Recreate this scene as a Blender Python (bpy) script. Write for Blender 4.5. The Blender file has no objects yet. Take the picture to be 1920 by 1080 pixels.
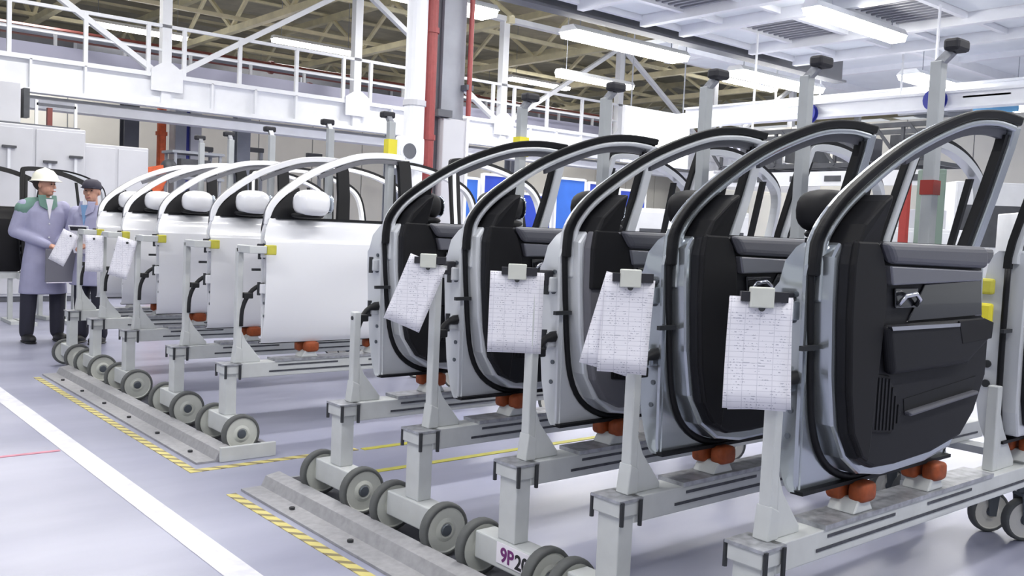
import bpy, bmesh, math, random
from mathutils import Vector, Matrix
random.seed(7)
SC = bpy.context.scene
COL = SC.collection

# ------------------------------------------------------------------ camera
CAM_H = 1.40
F_PX = 1740.7
yaw, pitch, roll = 0.6998586, 0.06308425, -0.04432049
F0 = Vector((math.sin(yaw), math.cos(yaw), 0)); R0 = Vector((math.cos(yaw), -math.sin(yaw), 0)); D0 = Vector((0, 0, -1))
F1 = F0 * math.cos(pitch) + D0 * math.sin(pitch); D1 = D0 * math.cos(pitch) - F0 * math.sin(pitch)
R1 = R0 * math.cos(roll) + D1 * math.sin(roll); D2 = D1 * math.cos(roll) - R0 * math.sin(roll)
cam = bpy.data.cameras.new('camera'); camo = bpy.data.objects.new('camera', cam); COL.objects.link(camo)
cam.sensor_width = 36.0; cam.lens = 36.0 * F_PX / 1920.0; cam.clip_end = 300
m = Matrix.Identity(4)
for i in range(3):
    m[i][0] = R1[i]; m[i][1] = -D2[i]; m[i][2] = -F1[i]
m[2][3] = CAM_H
camo.matrix_world = m
SC.camera = camo

# ------------------------------------------------------------------ world, exposure
W = bpy.data.worlds.new('world'); SC.world = W; W.use_nodes = True
W.node_tree.nodes['Background'].inputs[0].default_value = (0.90, 0.94, 1.0, 1)
W.node_tree.nodes['Background'].inputs[1].default_value = 0.5
SC.view_settings.view_transform = 'Standard'; SC.view_settings.look = 'None'
SC.view_settings.gamma = 1.0; SC.view_settings.use_curve_mapping = False
SC.view_settings.exposure = 0.42
LAMP_E = 16.0      # emission of the fluorescent tubes
LAMP_W = 30.0     # watts of the lamp inside each fixture

# ------------------------------------------------------------------ materials
def lin(c):
    return tuple(((v / 255.0) / 12.92 if v <= 10 else (((v / 255.0) + 0.055) / 1.055) ** 2.4) for v in c) + (1,)
MATS = {}
def mat(name, rgb, rough=0.5, metal=0.0, noise=0.0, nscale=20.0, coat=0.0, emit=0.0, bump=0.0, spec=0.5):
    if name in MATS: return MATS[name]
    mt = bpy.data.materials.new(name); mt.use_nodes = True
    nt = mt.node_tree; b = nt.nodes['Principled BSDF']; c = lin(rgb)
    b.inputs['Base Color'].default_value = c; b.inputs['Roughness'].default_value = rough
    b.inputs['Metallic'].default_value = metal
    b.inputs['Specular IOR Level'].default_value = spec
    if coat: b.inputs['Coat Weight'].default_value = coat
    if emit:
        b.inputs['Emission Color'].default_value = c; b.inputs['Emission Strength'].default_value = emit
    if noise or bump:
        tc = nt.nodes.new('ShaderNodeTexCoord'); nz = nt.nodes.new('ShaderNodeTexNoise')
        nz.inputs['Scale'].default_value = nscale; nz.inputs['Detail'].default_value = 5
        nt.links.new(tc.outputs['Object'], nz.inputs['Vector'])
        if noise:
            rp = nt.nodes.new('ShaderNodeValToRGB')
            lo = tuple(max(0, v * (1 - noise)) for v in c[:3]) + (1,); hi = tuple(min(1, v * (1 + noise)) for v in c[:3]) + (1,)
            rp.color_ramp.elements[0].position = 0.3; rp.color_ramp.elements[0].color = lo
            rp.color_ramp.elements[1].position = 0.7; rp.color_ramp.elements[1].color = hi
            nt.links.new(nz.outputs['Fac'], rp.inputs['Fac']); nt.links.new(rp.outputs['Color'], b.inputs['Base Color'])
        if bump:
            bp = nt.nodes.new('ShaderNodeBump'); bp.inputs['Strength'].default_value = bump; bp.inputs['Distance'].default_value = 0.01
            nt.links.new(nz.outputs['Fac'], bp.inputs['Height']); nt.links.new(bp.outputs['Normal'], b.inputs['Normal'])
    MATS[name] = mt
    return mt

def floor_mat():
    mt = bpy.data.materials.new('epoxy_floor'); mt.use_nodes = True; nt = mt.node_tree; b = nt.nodes['Principled BSDF']
    tc = nt.nodes.new('ShaderNodeTexCoord'); mp = nt.nodes.new('ShaderNodeMapping'); mp.inputs['Scale'].default_value = (0.35, 1.1, 1)
    nz = nt.nodes.new('ShaderNodeTexNoise'); nz.inputs['Scale'].default_value = 1.3; nz.inputs['Detail'].default_value = 6
    rp = nt.nodes.new('ShaderNodeValToRGB')
    rp.color_ramp.elements[0].position = 0.3; rp.color_ramp.elements[0].color = lin((138, 140, 162))
    rp.color_ramp.elements[1].position = 0.75; rp.color_ramp.elements[1].color = lin((168, 170, 189))
    nt.links.new(tc.outputs['Object'], mp.inputs['Vector']); nt.links.new(mp.outputs['Vector'], nz.inputs['Vector'])
    nt.links.new(nz.outputs['Fac'], rp.inputs['Fac']); nt.links.new(rp.outputs['Color'], b.inputs['Base Color'])
    n2 = nt.nodes.new('ShaderNodeTexNoise'); n2.inputs['Scale'].default_value = 2.5; n2.inputs['Detail'].default_value = 4
    nt.links.new(mp.outputs['Vector'], n2.inputs['Vector'])
    mr = nt.nodes.new('ShaderNodeMapRange'); mr.inputs['To Min'].default_value = 0.24; mr.inputs['To Max'].default_value = 0.44
    nt.links.new(n2.outputs['Fac'], mr.inputs['Value']); nt.links.new(mr.outputs['Result'], b.inputs['Roughness'])
    b.inputs['IOR'].default_value = 1.45
    return mt

def stripe_mat():
    mt = bpy.data.materials.new('hazard_tape'); mt.use_nodes = True; nt = mt.node_tree; b = nt.nodes['Principled BSDF']
    tc = nt.nodes.new('ShaderNodeTexCoord'); sep = nt.nodes.new('ShaderNodeSeparateXYZ')
    nt.links.new(tc.outputs['Object'], sep.inputs[0])
    ad = nt.nodes.new('ShaderNodeMath'); ad.operation = 'ADD'; nt.links.new(sep.outputs['X'], ad.inputs[0]); nt.links.new(sep.outputs['Y'], ad.inputs[1])
    mu = nt.nodes.new('ShaderNodeMath'); mu.operation = 'MULTIPLY'; mu.inputs[1].default_value = 9.5; nt.links.new(ad.outputs[0], mu.inputs[0])
    fr = nt.nodes.new('ShaderNodeMath'); fr.operation = 'FRACT'; nt.links.new(mu.outputs[0], fr.inputs[0])
    gt = nt.nodes.new('ShaderNodeMath'); gt.operation = 'GREATER_THAN'; gt.inputs[1].default_value = 0.62; nt.links.new(fr.outputs[0], gt.inputs[0])
    nz = nt.nodes.new('ShaderNodeTexNoise'); nz.inputs['Scale'].default_value = 14
    nt.links.new(tc.outputs['Object'], nz.inputs['Vector'])
    rp = nt.nodes.new('ShaderNodeValToRGB'); rp.color_ramp.elements[0].color = lin((196, 182, 96)); rp.color_ramp.elements[1].color = lin((214, 204, 140))
    nt.links.new(nz.outputs['Fac'], rp.inputs['Fac'])
    mx = nt.nodes.new('ShaderNodeMixRGB'); mx.inputs[2].default_value = lin((132, 120, 84)); nt.links.new(gt.outputs[0], mx.inputs[0]); nt.links.new(rp.outputs['Color'], mx.inputs[1])
    nt.links.new(mx.outputs[0], b.inputs['Base Color']); b.inputs['Roughness'].default_value = 0.6
    return mt

def paper_mat():
    """white form with a printed table: thin grey rules and broken lines of small print"""
    mt = bpy.data.materials.new('printed_form'); mt.use_nodes = True; nt = mt.node_tree; b = nt.nodes['Principled BSDF']
    tc = nt.nodes.new('ShaderNodeTexCoord'); sep = nt.nodes.new('ShaderNodeSeparateXYZ'); nt.links.new(tc.outputs['Object'], sep.inputs[0])
    def line(sock, freq, width):
        mu = nt.nodes.new('ShaderNodeMath'); mu.operation = 'MULTIPLY'; mu.inputs[1].default_value = freq; nt.links.new(sock, mu.inputs[0])
        fr = nt.nodes.new('ShaderNodeMath'); fr.operation = 'FRACT'; nt.links.new(mu.outputs[0], fr.inputs[0])
        lt = nt.nodes.new('ShaderNodeMath'); lt.operation = 'LESS_THAN'; lt.inputs[1].default_value = width; nt.links.new(fr.outputs[0], lt.inputs[0])
        return lt.outputs[0]
    h = line(sep.outputs['Z'], 62, 0.13); v = line(sep.outputs['X'], 23, 0.05)
    t = line(sep.outputs['Z'], 124, 0.42)
    nz = nt.nodes.new('ShaderNodeTexNoise'); nz.inputs['Scale'].default_value = 160; nz.inputs['Detail'].default_value = 1
    nt.links.new(tc.outputs['Object'], nz.inputs['Vector'])
    g = nt.nodes.new('ShaderNodeMath'); g.operation = 'GREATER_THAN'; g.inputs[1].default_value = 0.56; nt.links.new(nz.outputs['Fac'], g.inputs[0])
    n2 = nt.nodes.new('ShaderNodeTexNoise'); n2.inputs['Scale'].default_value = 28; nt.links.new(tc.outputs['Object'], n2.inputs['Vector'])
    g2 = nt.nodes.new('ShaderNodeMath'); g2.operation = 'GREATER_THAN'; g2.inputs[1].default_value = 0.5; nt.links.new(n2.outputs['Fac'], g2.inputs[0])
    a1 = nt.nodes.new('ShaderNodeMath'); a1.operation = 'MULTIPLY'; nt.links.new(t, a1.inputs[0]); nt.links.new(g.outputs[0], a1.inputs[1])
    a2 = nt.nodes.new('ShaderNodeMath'); a2.operation = 'MULTIPLY'; nt.links.new(a1.outputs[0], a2.inputs[0]); nt.links.new(g2.outputs[0], a2.inputs[1])
    mx1 = nt.nodes.new('ShaderNodeMath'); mx1.operation = 'MAXIMUM'; nt.links.new(h, mx1.inputs[0]); nt.links.new(v, mx1.inputs[1])
    sc = nt.nodes.new('ShaderNodeMath'); sc.operation = 'MULTIPLY'; sc.inputs[1].default_value = 0.45; nt.links.new(mx1.outputs[0], sc.inputs[0])
    mx2 = nt.nodes.new('ShaderNodeMath'); mx2.operation = 'MAXIMUM'; nt.links.new(sc.outputs[0], mx2.inputs[0]); nt.links.new(a2.outputs[0], mx2.inputs[1])
    mix = nt.nodes.new('ShaderNodeMixRGB'); mix.inputs[1].default_value = lin((236, 235, 243)); mix.inputs[2].default_value = lin((182, 182, 196))
    nt.links.new(mx2.outputs[0], mix.inputs[0]); nt.links.new(mix.outputs[0], b.inputs['Base Color']); b.inputs['Roughness'].default_value = 0.7
    return mt

M = dict(
    floor=floor_mat(), tape=stripe_mat(), paper=paper_mat(),
    line=mat('white_paint_line', (210, 210, 220), 0.6, noise=0.12, nscale=14),
    redline=mat('red_paint_line', (196, 128, 146), 0.6, noise=0.15, nscale=10),
    trolley=mat('trolley_paint', (196, 199, 200), 0.45, noise=0.06, nscale=9),
    beam=mat('scuffed_beam_steel', (158, 160, 166), 0.4, 0.35, noise=0.35, nscale=26),
    slot=mat('beam_slot_dark', (66, 68, 76), 0.6, noise=0.4, nscale=40),
    tyre=mat('grey_rubber_tyre', (92, 94, 94), 0.75, noise=0.1),
    disc=mat('wheel_disc', (203, 205, 198), 0.45, noise=0.05, nscale=14),
    hub=mat('wheel_hub', (92, 98, 106), 0.45, 0.3),
    bolt=mat('dark_bolt', (54, 56, 60), 0.5, 0.3),
    cap=mat('black_rubber_cap', (34, 34, 42), 0.6),
    post=mat('grey_post', (172, 176, 180), 0.45, 0.15, noise=0.06, nscale=8),
    orange=mat('orange_rest', (146, 68, 28), 0.6, noise=0.3, nscale=30),
    yellow=mat('yellow_pad', (190, 184, 70), 0.55, noise=0.08),
    yellowb=mat('bright_yellow_tag', (226, 214, 60), 0.5),
    rail=mat('rail_steel', (158, 158, 162), 0.5, 0.1, noise=0.12, nscale=30),
    railshade=mat('rail_inner_shadow', (60, 62, 72), 0.6),  # shadow behind the guide bar, put into the colour
    silver=mat('silver_paint', (184, 190, 196), 0.22, 0.8, coat=0.5),
    pale=mat('pale_silver_paint', (208, 211, 216), 0.3, 0.2, coat=0.5),
    white=mat('white_car_paint', (232, 233, 238), 0.25, 0.0, coat=0.7),
    seal=mat('black_rubber_seal', (12, 13, 18), 0.55, spec=0.3),
    trimk=mat('black_door_trim', (20, 21, 27), 0.6, bump=0.05, nscale=300, spec=0.3),
    trimf=mat('black_front_cover', (13, 13, 18), 0.6, spec=0.3),
    trimg=mat('grey_door_trim', (98, 98, 105), 0.6, bump=0.05, nscale=300),
    padg=mat('grey_sill_pad', (88, 89, 97), 0.45, bump=0.05, nscale=260),
    inlay=mat('satin_inlay', (112, 113, 122), 0.3, 0.4),
    chrome=mat('chrome', (215, 216, 222), 0.15, 1.0),
    mirror=mat('mirror_glass', (205, 212, 220), 0.05, 1.0),
    glossk=mat('gloss_black', (18, 19, 24), 0.15, coat=0.5),
    harness=mat('wiring_rubber', (17, 18, 23), 0.6),
    wsteel=mat('white_steel', (234, 236, 242), 0.5, noise=0.03, nscale=4),
    gsteel=mat('grey_steel', (150, 154, 164), 0.5, noise=0.08, nscale=4),
    dsteel=mat('dark_grey_steel', (92, 94, 102), 0.55, noise=0.1, nscale=4),
    lav=mat('lavender_duct', (178, 178, 202), 0.5),
    redp=mat('red_pipe', (150, 66, 66), 0.45, noise=0.08),
    brownp=mat('brown_pipe', (120, 60, 56), 0.5),
    olive=mat('khaki_truss', (230, 222, 190), 0.6, noise=0.12, nscale=3),
    deckr=mat('roof_deck', (188, 183, 162), 0.8, noise=0.15, nscale=2),
    cream=mat('cream_panel', (226, 224, 216), 0.6, noise=0.03, nscale=2),
    greyp=mat('grey_panel', (198, 199, 206), 0.55, noise=0.03, nscale=3),
    canopy=mat('canopy_panel', (236, 241, 246), 0.6, noise=0.03, nscale=2),
    grate=mat('grate_slat', (150, 152, 160), 0.5),
    lamp=mat('lamp_tube', (255, 252, 244), 0.4, emit=LAMP_E),
    glow=mat('backlit_panel', (250, 253, 255), 0.4, emit=7.0),
    blue=mat('blue_board', (40, 72, 190), 0.5, noise=0.12, nscale=3),
    blue2=mat('bright_blue_board', (52, 110, 210), 0.5, noise=0.1, nscale=3),
    navy=mat('blue_plastic', (48, 56, 150), 0.4),
    sky=mat('light_blue_sheet', (120, 186, 232), 0.5),
    red=mat('red_paint', (150, 50, 44), 0.45, noise=0.05),
    green=mat('grey_green_paint', (104, 122, 112), 0.5),
    machine=mat('machine_white', (222, 224, 228), 0.45, noise=0.04, nscale=5),
    mdark=mat('machine_dark', (70, 72, 78), 0.5, noise=0.2, nscale=6),
    mirrorp=mat('robot_orange', (206, 92, 50), 0.45, noise=0.15, nscale=12),
    skin=mat('skin_tone', (186, 140, 120), 0.55, noise=0.05, nscale=9),
    coat=mat('lavender_grey_coat', (158, 158, 186), 0.8, noise=0.06, nscale=8, bump=0.25),
    collar=mat('green_collar', (104, 138, 128), 0.8),
    trous=mat('dark_trousers', (40, 40, 54), 0.8),
    shoe=mat('black_shoe', (26, 26, 30), 0.5),
    helmet=mat('white_helmet', (236, 235, 220), 0.3),
    capf=mat('navy_cap', (54, 52, 66), 0.8),
    hair=mat('dark_hair', (48, 38, 34), 0.7),
    shirt=mat('white_shirt', (226, 224, 232), 0.8),
    shirtb=mat('blue_shirt', (120, 156, 196), 0.8),
    folder=mat('grey_folder', (112, 112, 122), 0.6),
    eye=mat('eye_dark', (40, 30, 28), 0.3),
    lip=mat('lip_tone', (160, 100, 92), 0.5),
    ink=mat('black_ink', (30, 30, 36), 0.6), purple=mat('purple_ink', (110, 40, 110), 0.6),
    label=mat('white_label', (236, 232, 242), 0.5),
)

# ------------------------------------------------------------------ mesh helpers
class MB:
    def __init__(s): s.v = []; s.f = []
    def add(s, vs, fs):
        o = len(s.v); s.v += [tuple(p) for p in vs]; s.f += [tuple(i + o for i in f) for f in fs]; return s
    def box(s, x0, x1, y0, y1, z0, z1, R=None, piv=None):
        vs = [Vector((x, y, z)) for z in (z0, z1) for y in (y0, y1) for x in (x0, x1)]
        if R is not None:
            c = Vector(piv) if piv is not None else Vector(((x0 + x1) / 2, (y0 + y1) / 2, (z0 + z1) / 2))
            vs = [R @ (p - c) + c for p in vs]
        return s.add(vs, [(0, 2, 3, 1), (4, 5, 7, 6), (0, 1, 5, 4), (2, 6, 7, 3), (0, 4, 6, 2), (1, 3, 7, 5)])
    def bar(s, p0, p1, w, h=None, up=(0, 0, 1)):
        h = h or w; p0 = Vector(p0); p1 = Vector(p1); d = (p1 - p0).normalized(); u = Vector(up)
        if abs(d.dot(u)) > 0.98: u = Vector((1, 0, 0))
        a = d.cross(u).normalized(); b = a.cross(d).normalized(); vs = []
        for p in (p0, p1):
            for i, j in ((-1, -1), (1, -1), (1, 1), (-1, 1)): vs.append(p + a * i * w / 2 + b * j * h / 2)
        return s.add(vs, [(3, 2, 1, 0), (4, 5, 6, 7), (0, 1, 5, 4), (1, 2, 6, 5), (2, 3, 7, 6), (3, 0, 4, 7)])
    def cyl(s, p0, p1, r0, r1=None, n=12, caps=True):
        r1 = r0 if r1 is None else r1; p0 = Vector(p0); p1 = Vector(p1); d = (p1 - p0).normalized()
        u = Vector((0, 0, 1)) if abs(d.z) < 0.9 else Vector((1, 0, 0)); a = d.cross(u).normalized(); b = d.cross(a).normalized(); vs = []
        for p, r in ((p0, r0), (p1, r1)):
            for k in range(n):
                t = 2 * math.pi * k / n; vs.append(p + a * math.cos(t) * r + b * math.sin(t) * r)
        fs = [(k, (k + 1) % n, n + (k + 1) % n, n + k) for k in range(n)]
        if caps: fs += [tuple(range(n - 1, -1, -1)), tuple(range(n, 2 * n))]
        return s.add(vs, fs)
    def tube(s, pts, r, n=8, closed=False, sx=1.0):
        pts = [Vector(p) for p in pts]; N = len(pts); rings = []; prev = None
        for i, p in enumerate(pts):
            if closed: d = pts[(i + 1) % N] - pts[i - 1]
            else: d = pts[min(i + 1, N - 1)] - pts[max(i - 1, 0)]
            d.normalize()
            if prev is None:
                u = Vector((0, 1, 0)) if abs(d.y) < 0.9 else Vector((0, 0, 1))
                a = d.cross(u).normalized()
            else: a = (prev - d * prev.dot(d)).normalized()
            prev = a; b = d.cross(a); rr = r[i] if isinstance(r, (list, tuple)) else r
            rings.append([p + a * math.cos(2 * math.pi * k / n) * rr * sx + b * math.sin(2 * math.pi * k / n) * rr for k in range(n)])
        vs = [q for g in rings for q in g]; fs = []
        for i in range(N if closed else N - 1):
            j = (i + 1) % N
            for k in range(n): fs.append((i * n + k, i * n + (k + 1) % n, j * n + (k + 1) % n, j * n + k))
        if not closed: fs += [tuple(range(n - 1, -1, -1)), tuple(range((N - 1) * n, N * n))]
        return s.add(vs, fs)
    def prism(s, poly, a, b, ax='y'):
        """poly of 2-d points in the plane normal to ax, from a to b along it"""
        def P(u, v, w): return {'y': (u, w, v), 'x': (w, u, v), 'z': (u, v, w)}[ax]
        n = len(poly)
        fa = a if callable(a) else (lambda u, v: a); fb = b if callable(b) else (lambda u, v: b)
        vs = [P(u, v, fa(u, v)) for u, v in poly] + [P(u, v, fb(u, v)) for u, v in poly]
        return s.add(vs, [tuple(range(n)), tuple(range(2 * n - 1, n - 1, -1))] + [(k, n + k, n + (k + 1) % n, (k + 1) % n) for k in range(n)])
    def lathe(s, prof, n=24, ax='y', c=(0, 0, 0), caps=True):
        """prof: (r, h) pairs spun about an axis through c"""
        vs = []; c = Vector(c)
        for r, h in prof:
            for k in range(n):
                t = 2 * math.pi * k / n; u, v = r * math.cos(t), r * math.sin(t)
                vs.append(c + Vector({'y': (u, h, v), 'x': (h, u, v), 'z': (u, v, h)}[ax]))
        fs = []
        for i in range(len(prof) - 1):
            for k in range(n): fs.append((i * n + k, i * n + (k + 1) % n, (i + 1) * n + (k + 1) % n, (i + 1) * n + k))
        if caps: fs += [tuple(range(n - 1, -1, -1)), tuple(range((len(prof) - 1) * n, len(prof) * n))]
        return s.add(vs, fs)
    def grid(s, rows):
        nr, nc = len(rows), len(rows[0])
        return s.add([p for r in rows for p in r], [(i * nc + j, i * nc + j + 1, (i + 1) * nc + j + 1, (i + 1) * nc + j) for i in range(nr - 1) for j in range(nc - 1)])
    def ell(s, c, rx, ry, rz, nu=16, nv=10, p=1.0):
        c = Vector(c); rows = []
        def sg(x, e): return math.copysign(abs(x) ** e, x)
        for i in range(nv + 1):
            ph = -math.pi / 2 + math.pi * i / nv
            rows.append([c + Vector((rx * sg(math.cos(ph), p) * sg(math.cos(2 * math.pi * k / nu), p), ry * sg(math.cos(ph), p) * sg(math.sin(2 * math.pi * k / nu), p), rz * sg(math.sin(ph), p))) for k in range(nu + 1)])
        return s.grid(rows)
    def mesh(s, name, mt, smooth=False):
        me = bpy.data.meshes.new(name); me.from_pydata(s.v, [], s.f)
        bm = bmesh.new(); bm.from_mesh(me); bmesh.ops.remove_doubles(bm, verts=bm.verts, dist=1e-5)
        bmesh.ops.recalc_face_normals(bm, faces=bm.faces); bm.to_mesh(me); bm.free()
        me.materials.append(M[mt] if isinstance(mt, str) else mt)
        if smooth:
            for p in me.polygons: p.use_smooth = True
        return me
    def build(s, name, mt, parent=None, smooth=False, bevel=0.0, seg=2, loc=None):
        o = bpy.data.objects.new(name, s.mesh(name, mt, smooth)); COL.objects.link(o); o.parent = parent
        if loc is not None: o.location = loc
        if bevel:
            b = o.modifiers.new('bevel', 'BEVEL'); b.width = bevel; b.segments = seg; b.limit_method = 'ANGLE'; b.angle_limit = math.radians(40)
            if smooth:
                b.harden_normals = False
        return o

def smooth_by_angle(o, deg=40):
    me = o.data
    for p in me.polygons: p.use_smooth = True
    bm = bmesh.new(); bm.from_mesh(me)
    for e in bm.edges:
        if len(e.link_faces) == 2 and e.calc_face_angle(0) > math.radians(deg): e.smooth = False
    bm.to_mesh(me); bm.free()
    return o

def empty(name, loc=(0, 0, 0), rz=0.0):
    o = bpy.data.objects.new(name, None); COL.objects.link(o); o.location = loc; o.rotation_euler = (0, 0, rz); o.empty_display_size = 0.1
    return o
def tag(o, label, cat, group=None):
    o['label'] = label; o['category'] = cat
    if group: o['group'] = group
    return o
def struct(o): o['kind'] = 'structure'; return o
KIDS = {}
def copy_tree(o, parent=None):
    c = o.copy(); COL.objects.link(c); c.parent = parent
    for ch in list(o.children): copy_tree(ch, c)
    return c
def interp(x, pts):
    if x <= pts[0][0]: return pts[0][1]
    for (a, b), (c, d) in zip(pts, pts[1:]):
        if x <= c: return b + (d - b) * (x - a) / (c - a)
    return pts[-1][1]
def smooth_path(pts, n=4, closed=False):
    """Catmull-Rom through pts"""
    P = [Vector(p) for p in pts]; N = len(P); out = []
    for i in range(N if closed else N - 1):
        if closed: p0, p1, p2, p3 = P[i - 1], P[i], P[(i + 1) % N], P[(i + 2) % N]
        else: p0, p1, p2, p3 = P[max(i - 1, 0)], P[i], P[i + 1], P[min(i + 2, N - 1)]
        for k in range(n):
            t = k / n
            out.append(0.5 * ((2 * p1) + (p2 - p0) * t + (2 * p0 - 5 * p1 + 4 * p2 - p3) * t * t + (3 * p1 - p0 - 3 * p2 + p3) * t ** 3))
    if not closed: out.append(P[-1])
    return out

# ================================================================== the setting
fl = struct(MB().box(-14, 46, -8, 56, -0.2, 0).build('floor', 'floor'))

def panel_wall(name, horiz, x0, x1, pos, z0, z1, step, mt, thick=0.12, seam=0.03):
    """a wall of upright sheet panels with recessed seams; horiz: runs along x (else along y)"""
    if horiz: w = MB().box(x0, x1, pos, pos + thick, z0, z1)
    else: w = MB().box(pos, pos + thick, x0, x1, z0, z1)
    w = struct(w.build(name, 'gsteel'))
    n = max(1, round((x1 - x0) / step)); st = (x1 - x0) / n; me = None
    for i in range(n):
        a = x0 + i * st + seam / 2
        if me is None:
            mb = MB()
            if horiz: mb.box(0, st - seam, -0.035, 0.0, 0, z1 - z0)
            else: mb.box(-0.035, 0.0, 0, st - seam, 0, z1 - z0)
            me = mb.mesh('panel', mt)
        o = bpy.data.objects.new('panel', me); COL.objects.link(o); o.parent = w
        o.location = (a, pos, z0) if horiz else (pos, a, z0)
    return w
panel_wall('wall_back', True, -10, 40, 24, 0, 4.5, 1.6, 'cream')
panel_wall('wall_far', True, -14, 46, 50, 0, 8.0, 4.0, 'greyp')
panel_wall('wall_right', False, -6, 22, 27, 0, 5.2, 2.0, 'cream')

# roof: deck with ribs
roof = struct(MB().box(-14, 46, 9.5, 56, 8.2, 8.35).build('ceiling', 'deckr'))
rib = MB().box(-14, 46, -0.06, 0.06, 8.05, 8.2).mesh('roof_rib', 'deckr')
for i in range(18):
    o = bpy.data.objects.new('roof_rib', rib); COL.objects.link(o); o.parent = roof; o.location = (0, 11 + i * 2.4, 0)

# roof trusses along y
tr_top = MB().box(-0.09, 0.09, 0, 36, 7.75, 7.95).mesh('top_chord', 'olive')
tr_bot = MB().box(-0.09, 0.09, 0, 36, 6.45, 6.62).mesh('bottom_chord', 'olive')
dia = MB().bar((0, 0, 6.6), (0, 1.8, 7.8), 0.09, 0.09).mesh('web_member', 'olive')
dib = MB().bar((0, 0, 7.8), (0, 1.8, 6.6), 0.09, 0.09).mesh('web_member', 'olive')
TXS = [2.2, 6.4, 10.6, 14.7, 18.6, 22.7, 26.8, 30.9, 35.0]
ORD = ['first', 'second', 'third', 'fourth', 'fifth', 'sixth', 'seventh', 'eighth', 'ninth', 'tenth', 'eleventh', 'twelfth']
for i, x in enumerate(TXS):
    t = empty('roof_truss', (x, 17.9, 0))
    tag(t, 'khaki steel roof truss, %s from the left in the far hall' % ORD[i], 'roof truss', 'khaki roof trusses')
    for me in (tr_top, tr_bot):
        o = bpy.data.objects.new(me.name, me); COL.objects.link(o); o.parent = t
    for k in range(20):
        o = bpy.data.objects.new('web_member', dia if k % 2 == 0 else dib); COL.objects.link(o); o.parent = t; o.location = (0, k * 1.8, 0)
pur = MB().box(-8, 42, -0.06, 0.06, 7.98, 8.05).mesh('purlin', 'olive')
mid = MB().box(-8, 42, -0.05, 0.05, 6.64, 6.74).mesh('tie_beam', 'olive')
for k in range(8):
    o = bpy.data.objects.new('purlin', pur); COL.objects.link(o); o.parent = roof; o.location = (0, 19 + k * 4.2, 0)
    o = bpy.data.objects.new('tie_beam', mid); COL.objects.link(o); o.parent = roof; o.location = (0, 20 + k * 4.2, 0)

# big ducts and pipes high in the hall
def pipe(name, p0, p1, r, mt, label, cat='pipe', group=None, n=12):
    d = (Vector(p1) - Vector(p0)); L = d.length; dn = d.normalized()
    t = tag(empty(name, p0), label, cat, group)
    MB().cyl((0, 0, 0), d, r, n=n).build('pipe_run', mt, t, smooth=False)
    k = max(2, int(L / 6)); me = None
    for i in range(k):
        c = dn * (L * (i + 0.5) / k); mb = MB().cyl(c - dn * 0.05, c + dn * 0.05, r * 1.25, n=n); mb.build('coupling', mt, t)
    return t
pipe('red_fire_pipe', (8, 21.6, 4.75), (40, 21.6, 4.75), 0.10, 'redp', 'long red fire pipe running behind the walkway railing')
pipe('brown_service_pipe', (-6, 22.2, 5.2), (40, 22.2, 5.2), 0.13, 'brownp', 'brown service pipe above the red pipe behind the walkway')
pipe('grey_service_pipe', (-6, 20.8, 4.95), (40, 20.8, 4.95), 0.07, 'gsteel', 'thin grey pipe just behind the walkway railing')
d = tag(empty('air_duct', (0, 26, 5.1)), 'wide grey rectangular air duct beyond the white walkway', 'air duct')
MB().box(-8, 40, 0, 1.3, 0, 0.8).build('duct_run', 'dsteel', d)
fme = MB().box(-0.04, 0.04, -0.05, 1.35, -0.05, 0.85).mesh('flange', 'gsteel')
for i in range(14):
    o = bpy.data.objects.new('flange', fme); COL.objects.link(o); o.parent = d; o.location = (-6 + i * 3.2, 0, 0)

# ------------------------------------------------------------------ elevated walkway
wk = tag(empty('elevated_walkway', (0, 18, 0)), 'long white elevated walkway with railings and diagonal bracing', 'walkway')
MB().box(-8, 36, 0.10, 0.16, 3.5, 4.0).build('fascia_beam', 'wsteel', wk)
MB().box(-8, 36, 0.0, 0.26, 3.98, 4.06).build('top_flange', 'wsteel', wk)
MB().box(-8, 36, 0.0, 0.26, 3.42, 3.5).build('bottom_flange', 'wsteel', wk)
MB().box(-8, 36, 0.26, 2.6, 3.9, 3.98).build('deck', 'gsteel', wk)
MB().box(-8, 36, 0.5, 2.4, 3.34, 3.42).build('soffit_panel', 'wsteel', wk)
MB().box(-8, 36, 0.3, 0.4, 3.18, 3.34).build('lower_stringer', 'wsteel', wk)
MB().cyl((-8, 0.5, 3.28), (36, 0.5, 3.28), 0.05).build('conduit', 'gsteel', wk)
MB().box(-8, 36, 0.9, 1.5, 4.02, 4.42).build('cable_duct', 'lav', wk)
MB().box(-8, 36, 0.02, 0.08, 4.92, 4.98).build('top_rail', 'wsteel', wk)
MB().box(-8, 36, 0.03, 0.07, 4.48, 4.52).build('middle_rail', 'wsteel', wk)
MB().box(-8, 36, 2.5, 2.56, 4.92, 4.97).build('rear_rail', 'wsteel', wk)
mp_ = MB().box(-0.09, 0.09, 0.02, 0.2, 3.45, 6.6).mesh('truss_post', 'wsteel')
rp_ = MB().box(-0.035, 0.035, 0.01, 0.08, 4.0, 4.95).mesh('railing_post', 'wsteel')
rr_ = MB().box(-0.03, 0.03, 2.5, 2.56, 3.98, 4.95).mesh('railing_post', 'wsteel')
gs_ = MB().prism([(-0.30, 3.72), (0.30, 3.72), (0.30, 4.12), (0.09, 4.26), (-0.09, 4.26), (-0.30, 4.12)], -0.03, 0.0).mesh('gusset_plate', 'wsteel')
st_ = MB().box(-0.02, 0.02, 0.0, 0.1, 3.5, 4.0).mesh('web_stiffener', 'wsteel')
MX = [-1.95 + 4.15 * i for i in range(9)]
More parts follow.
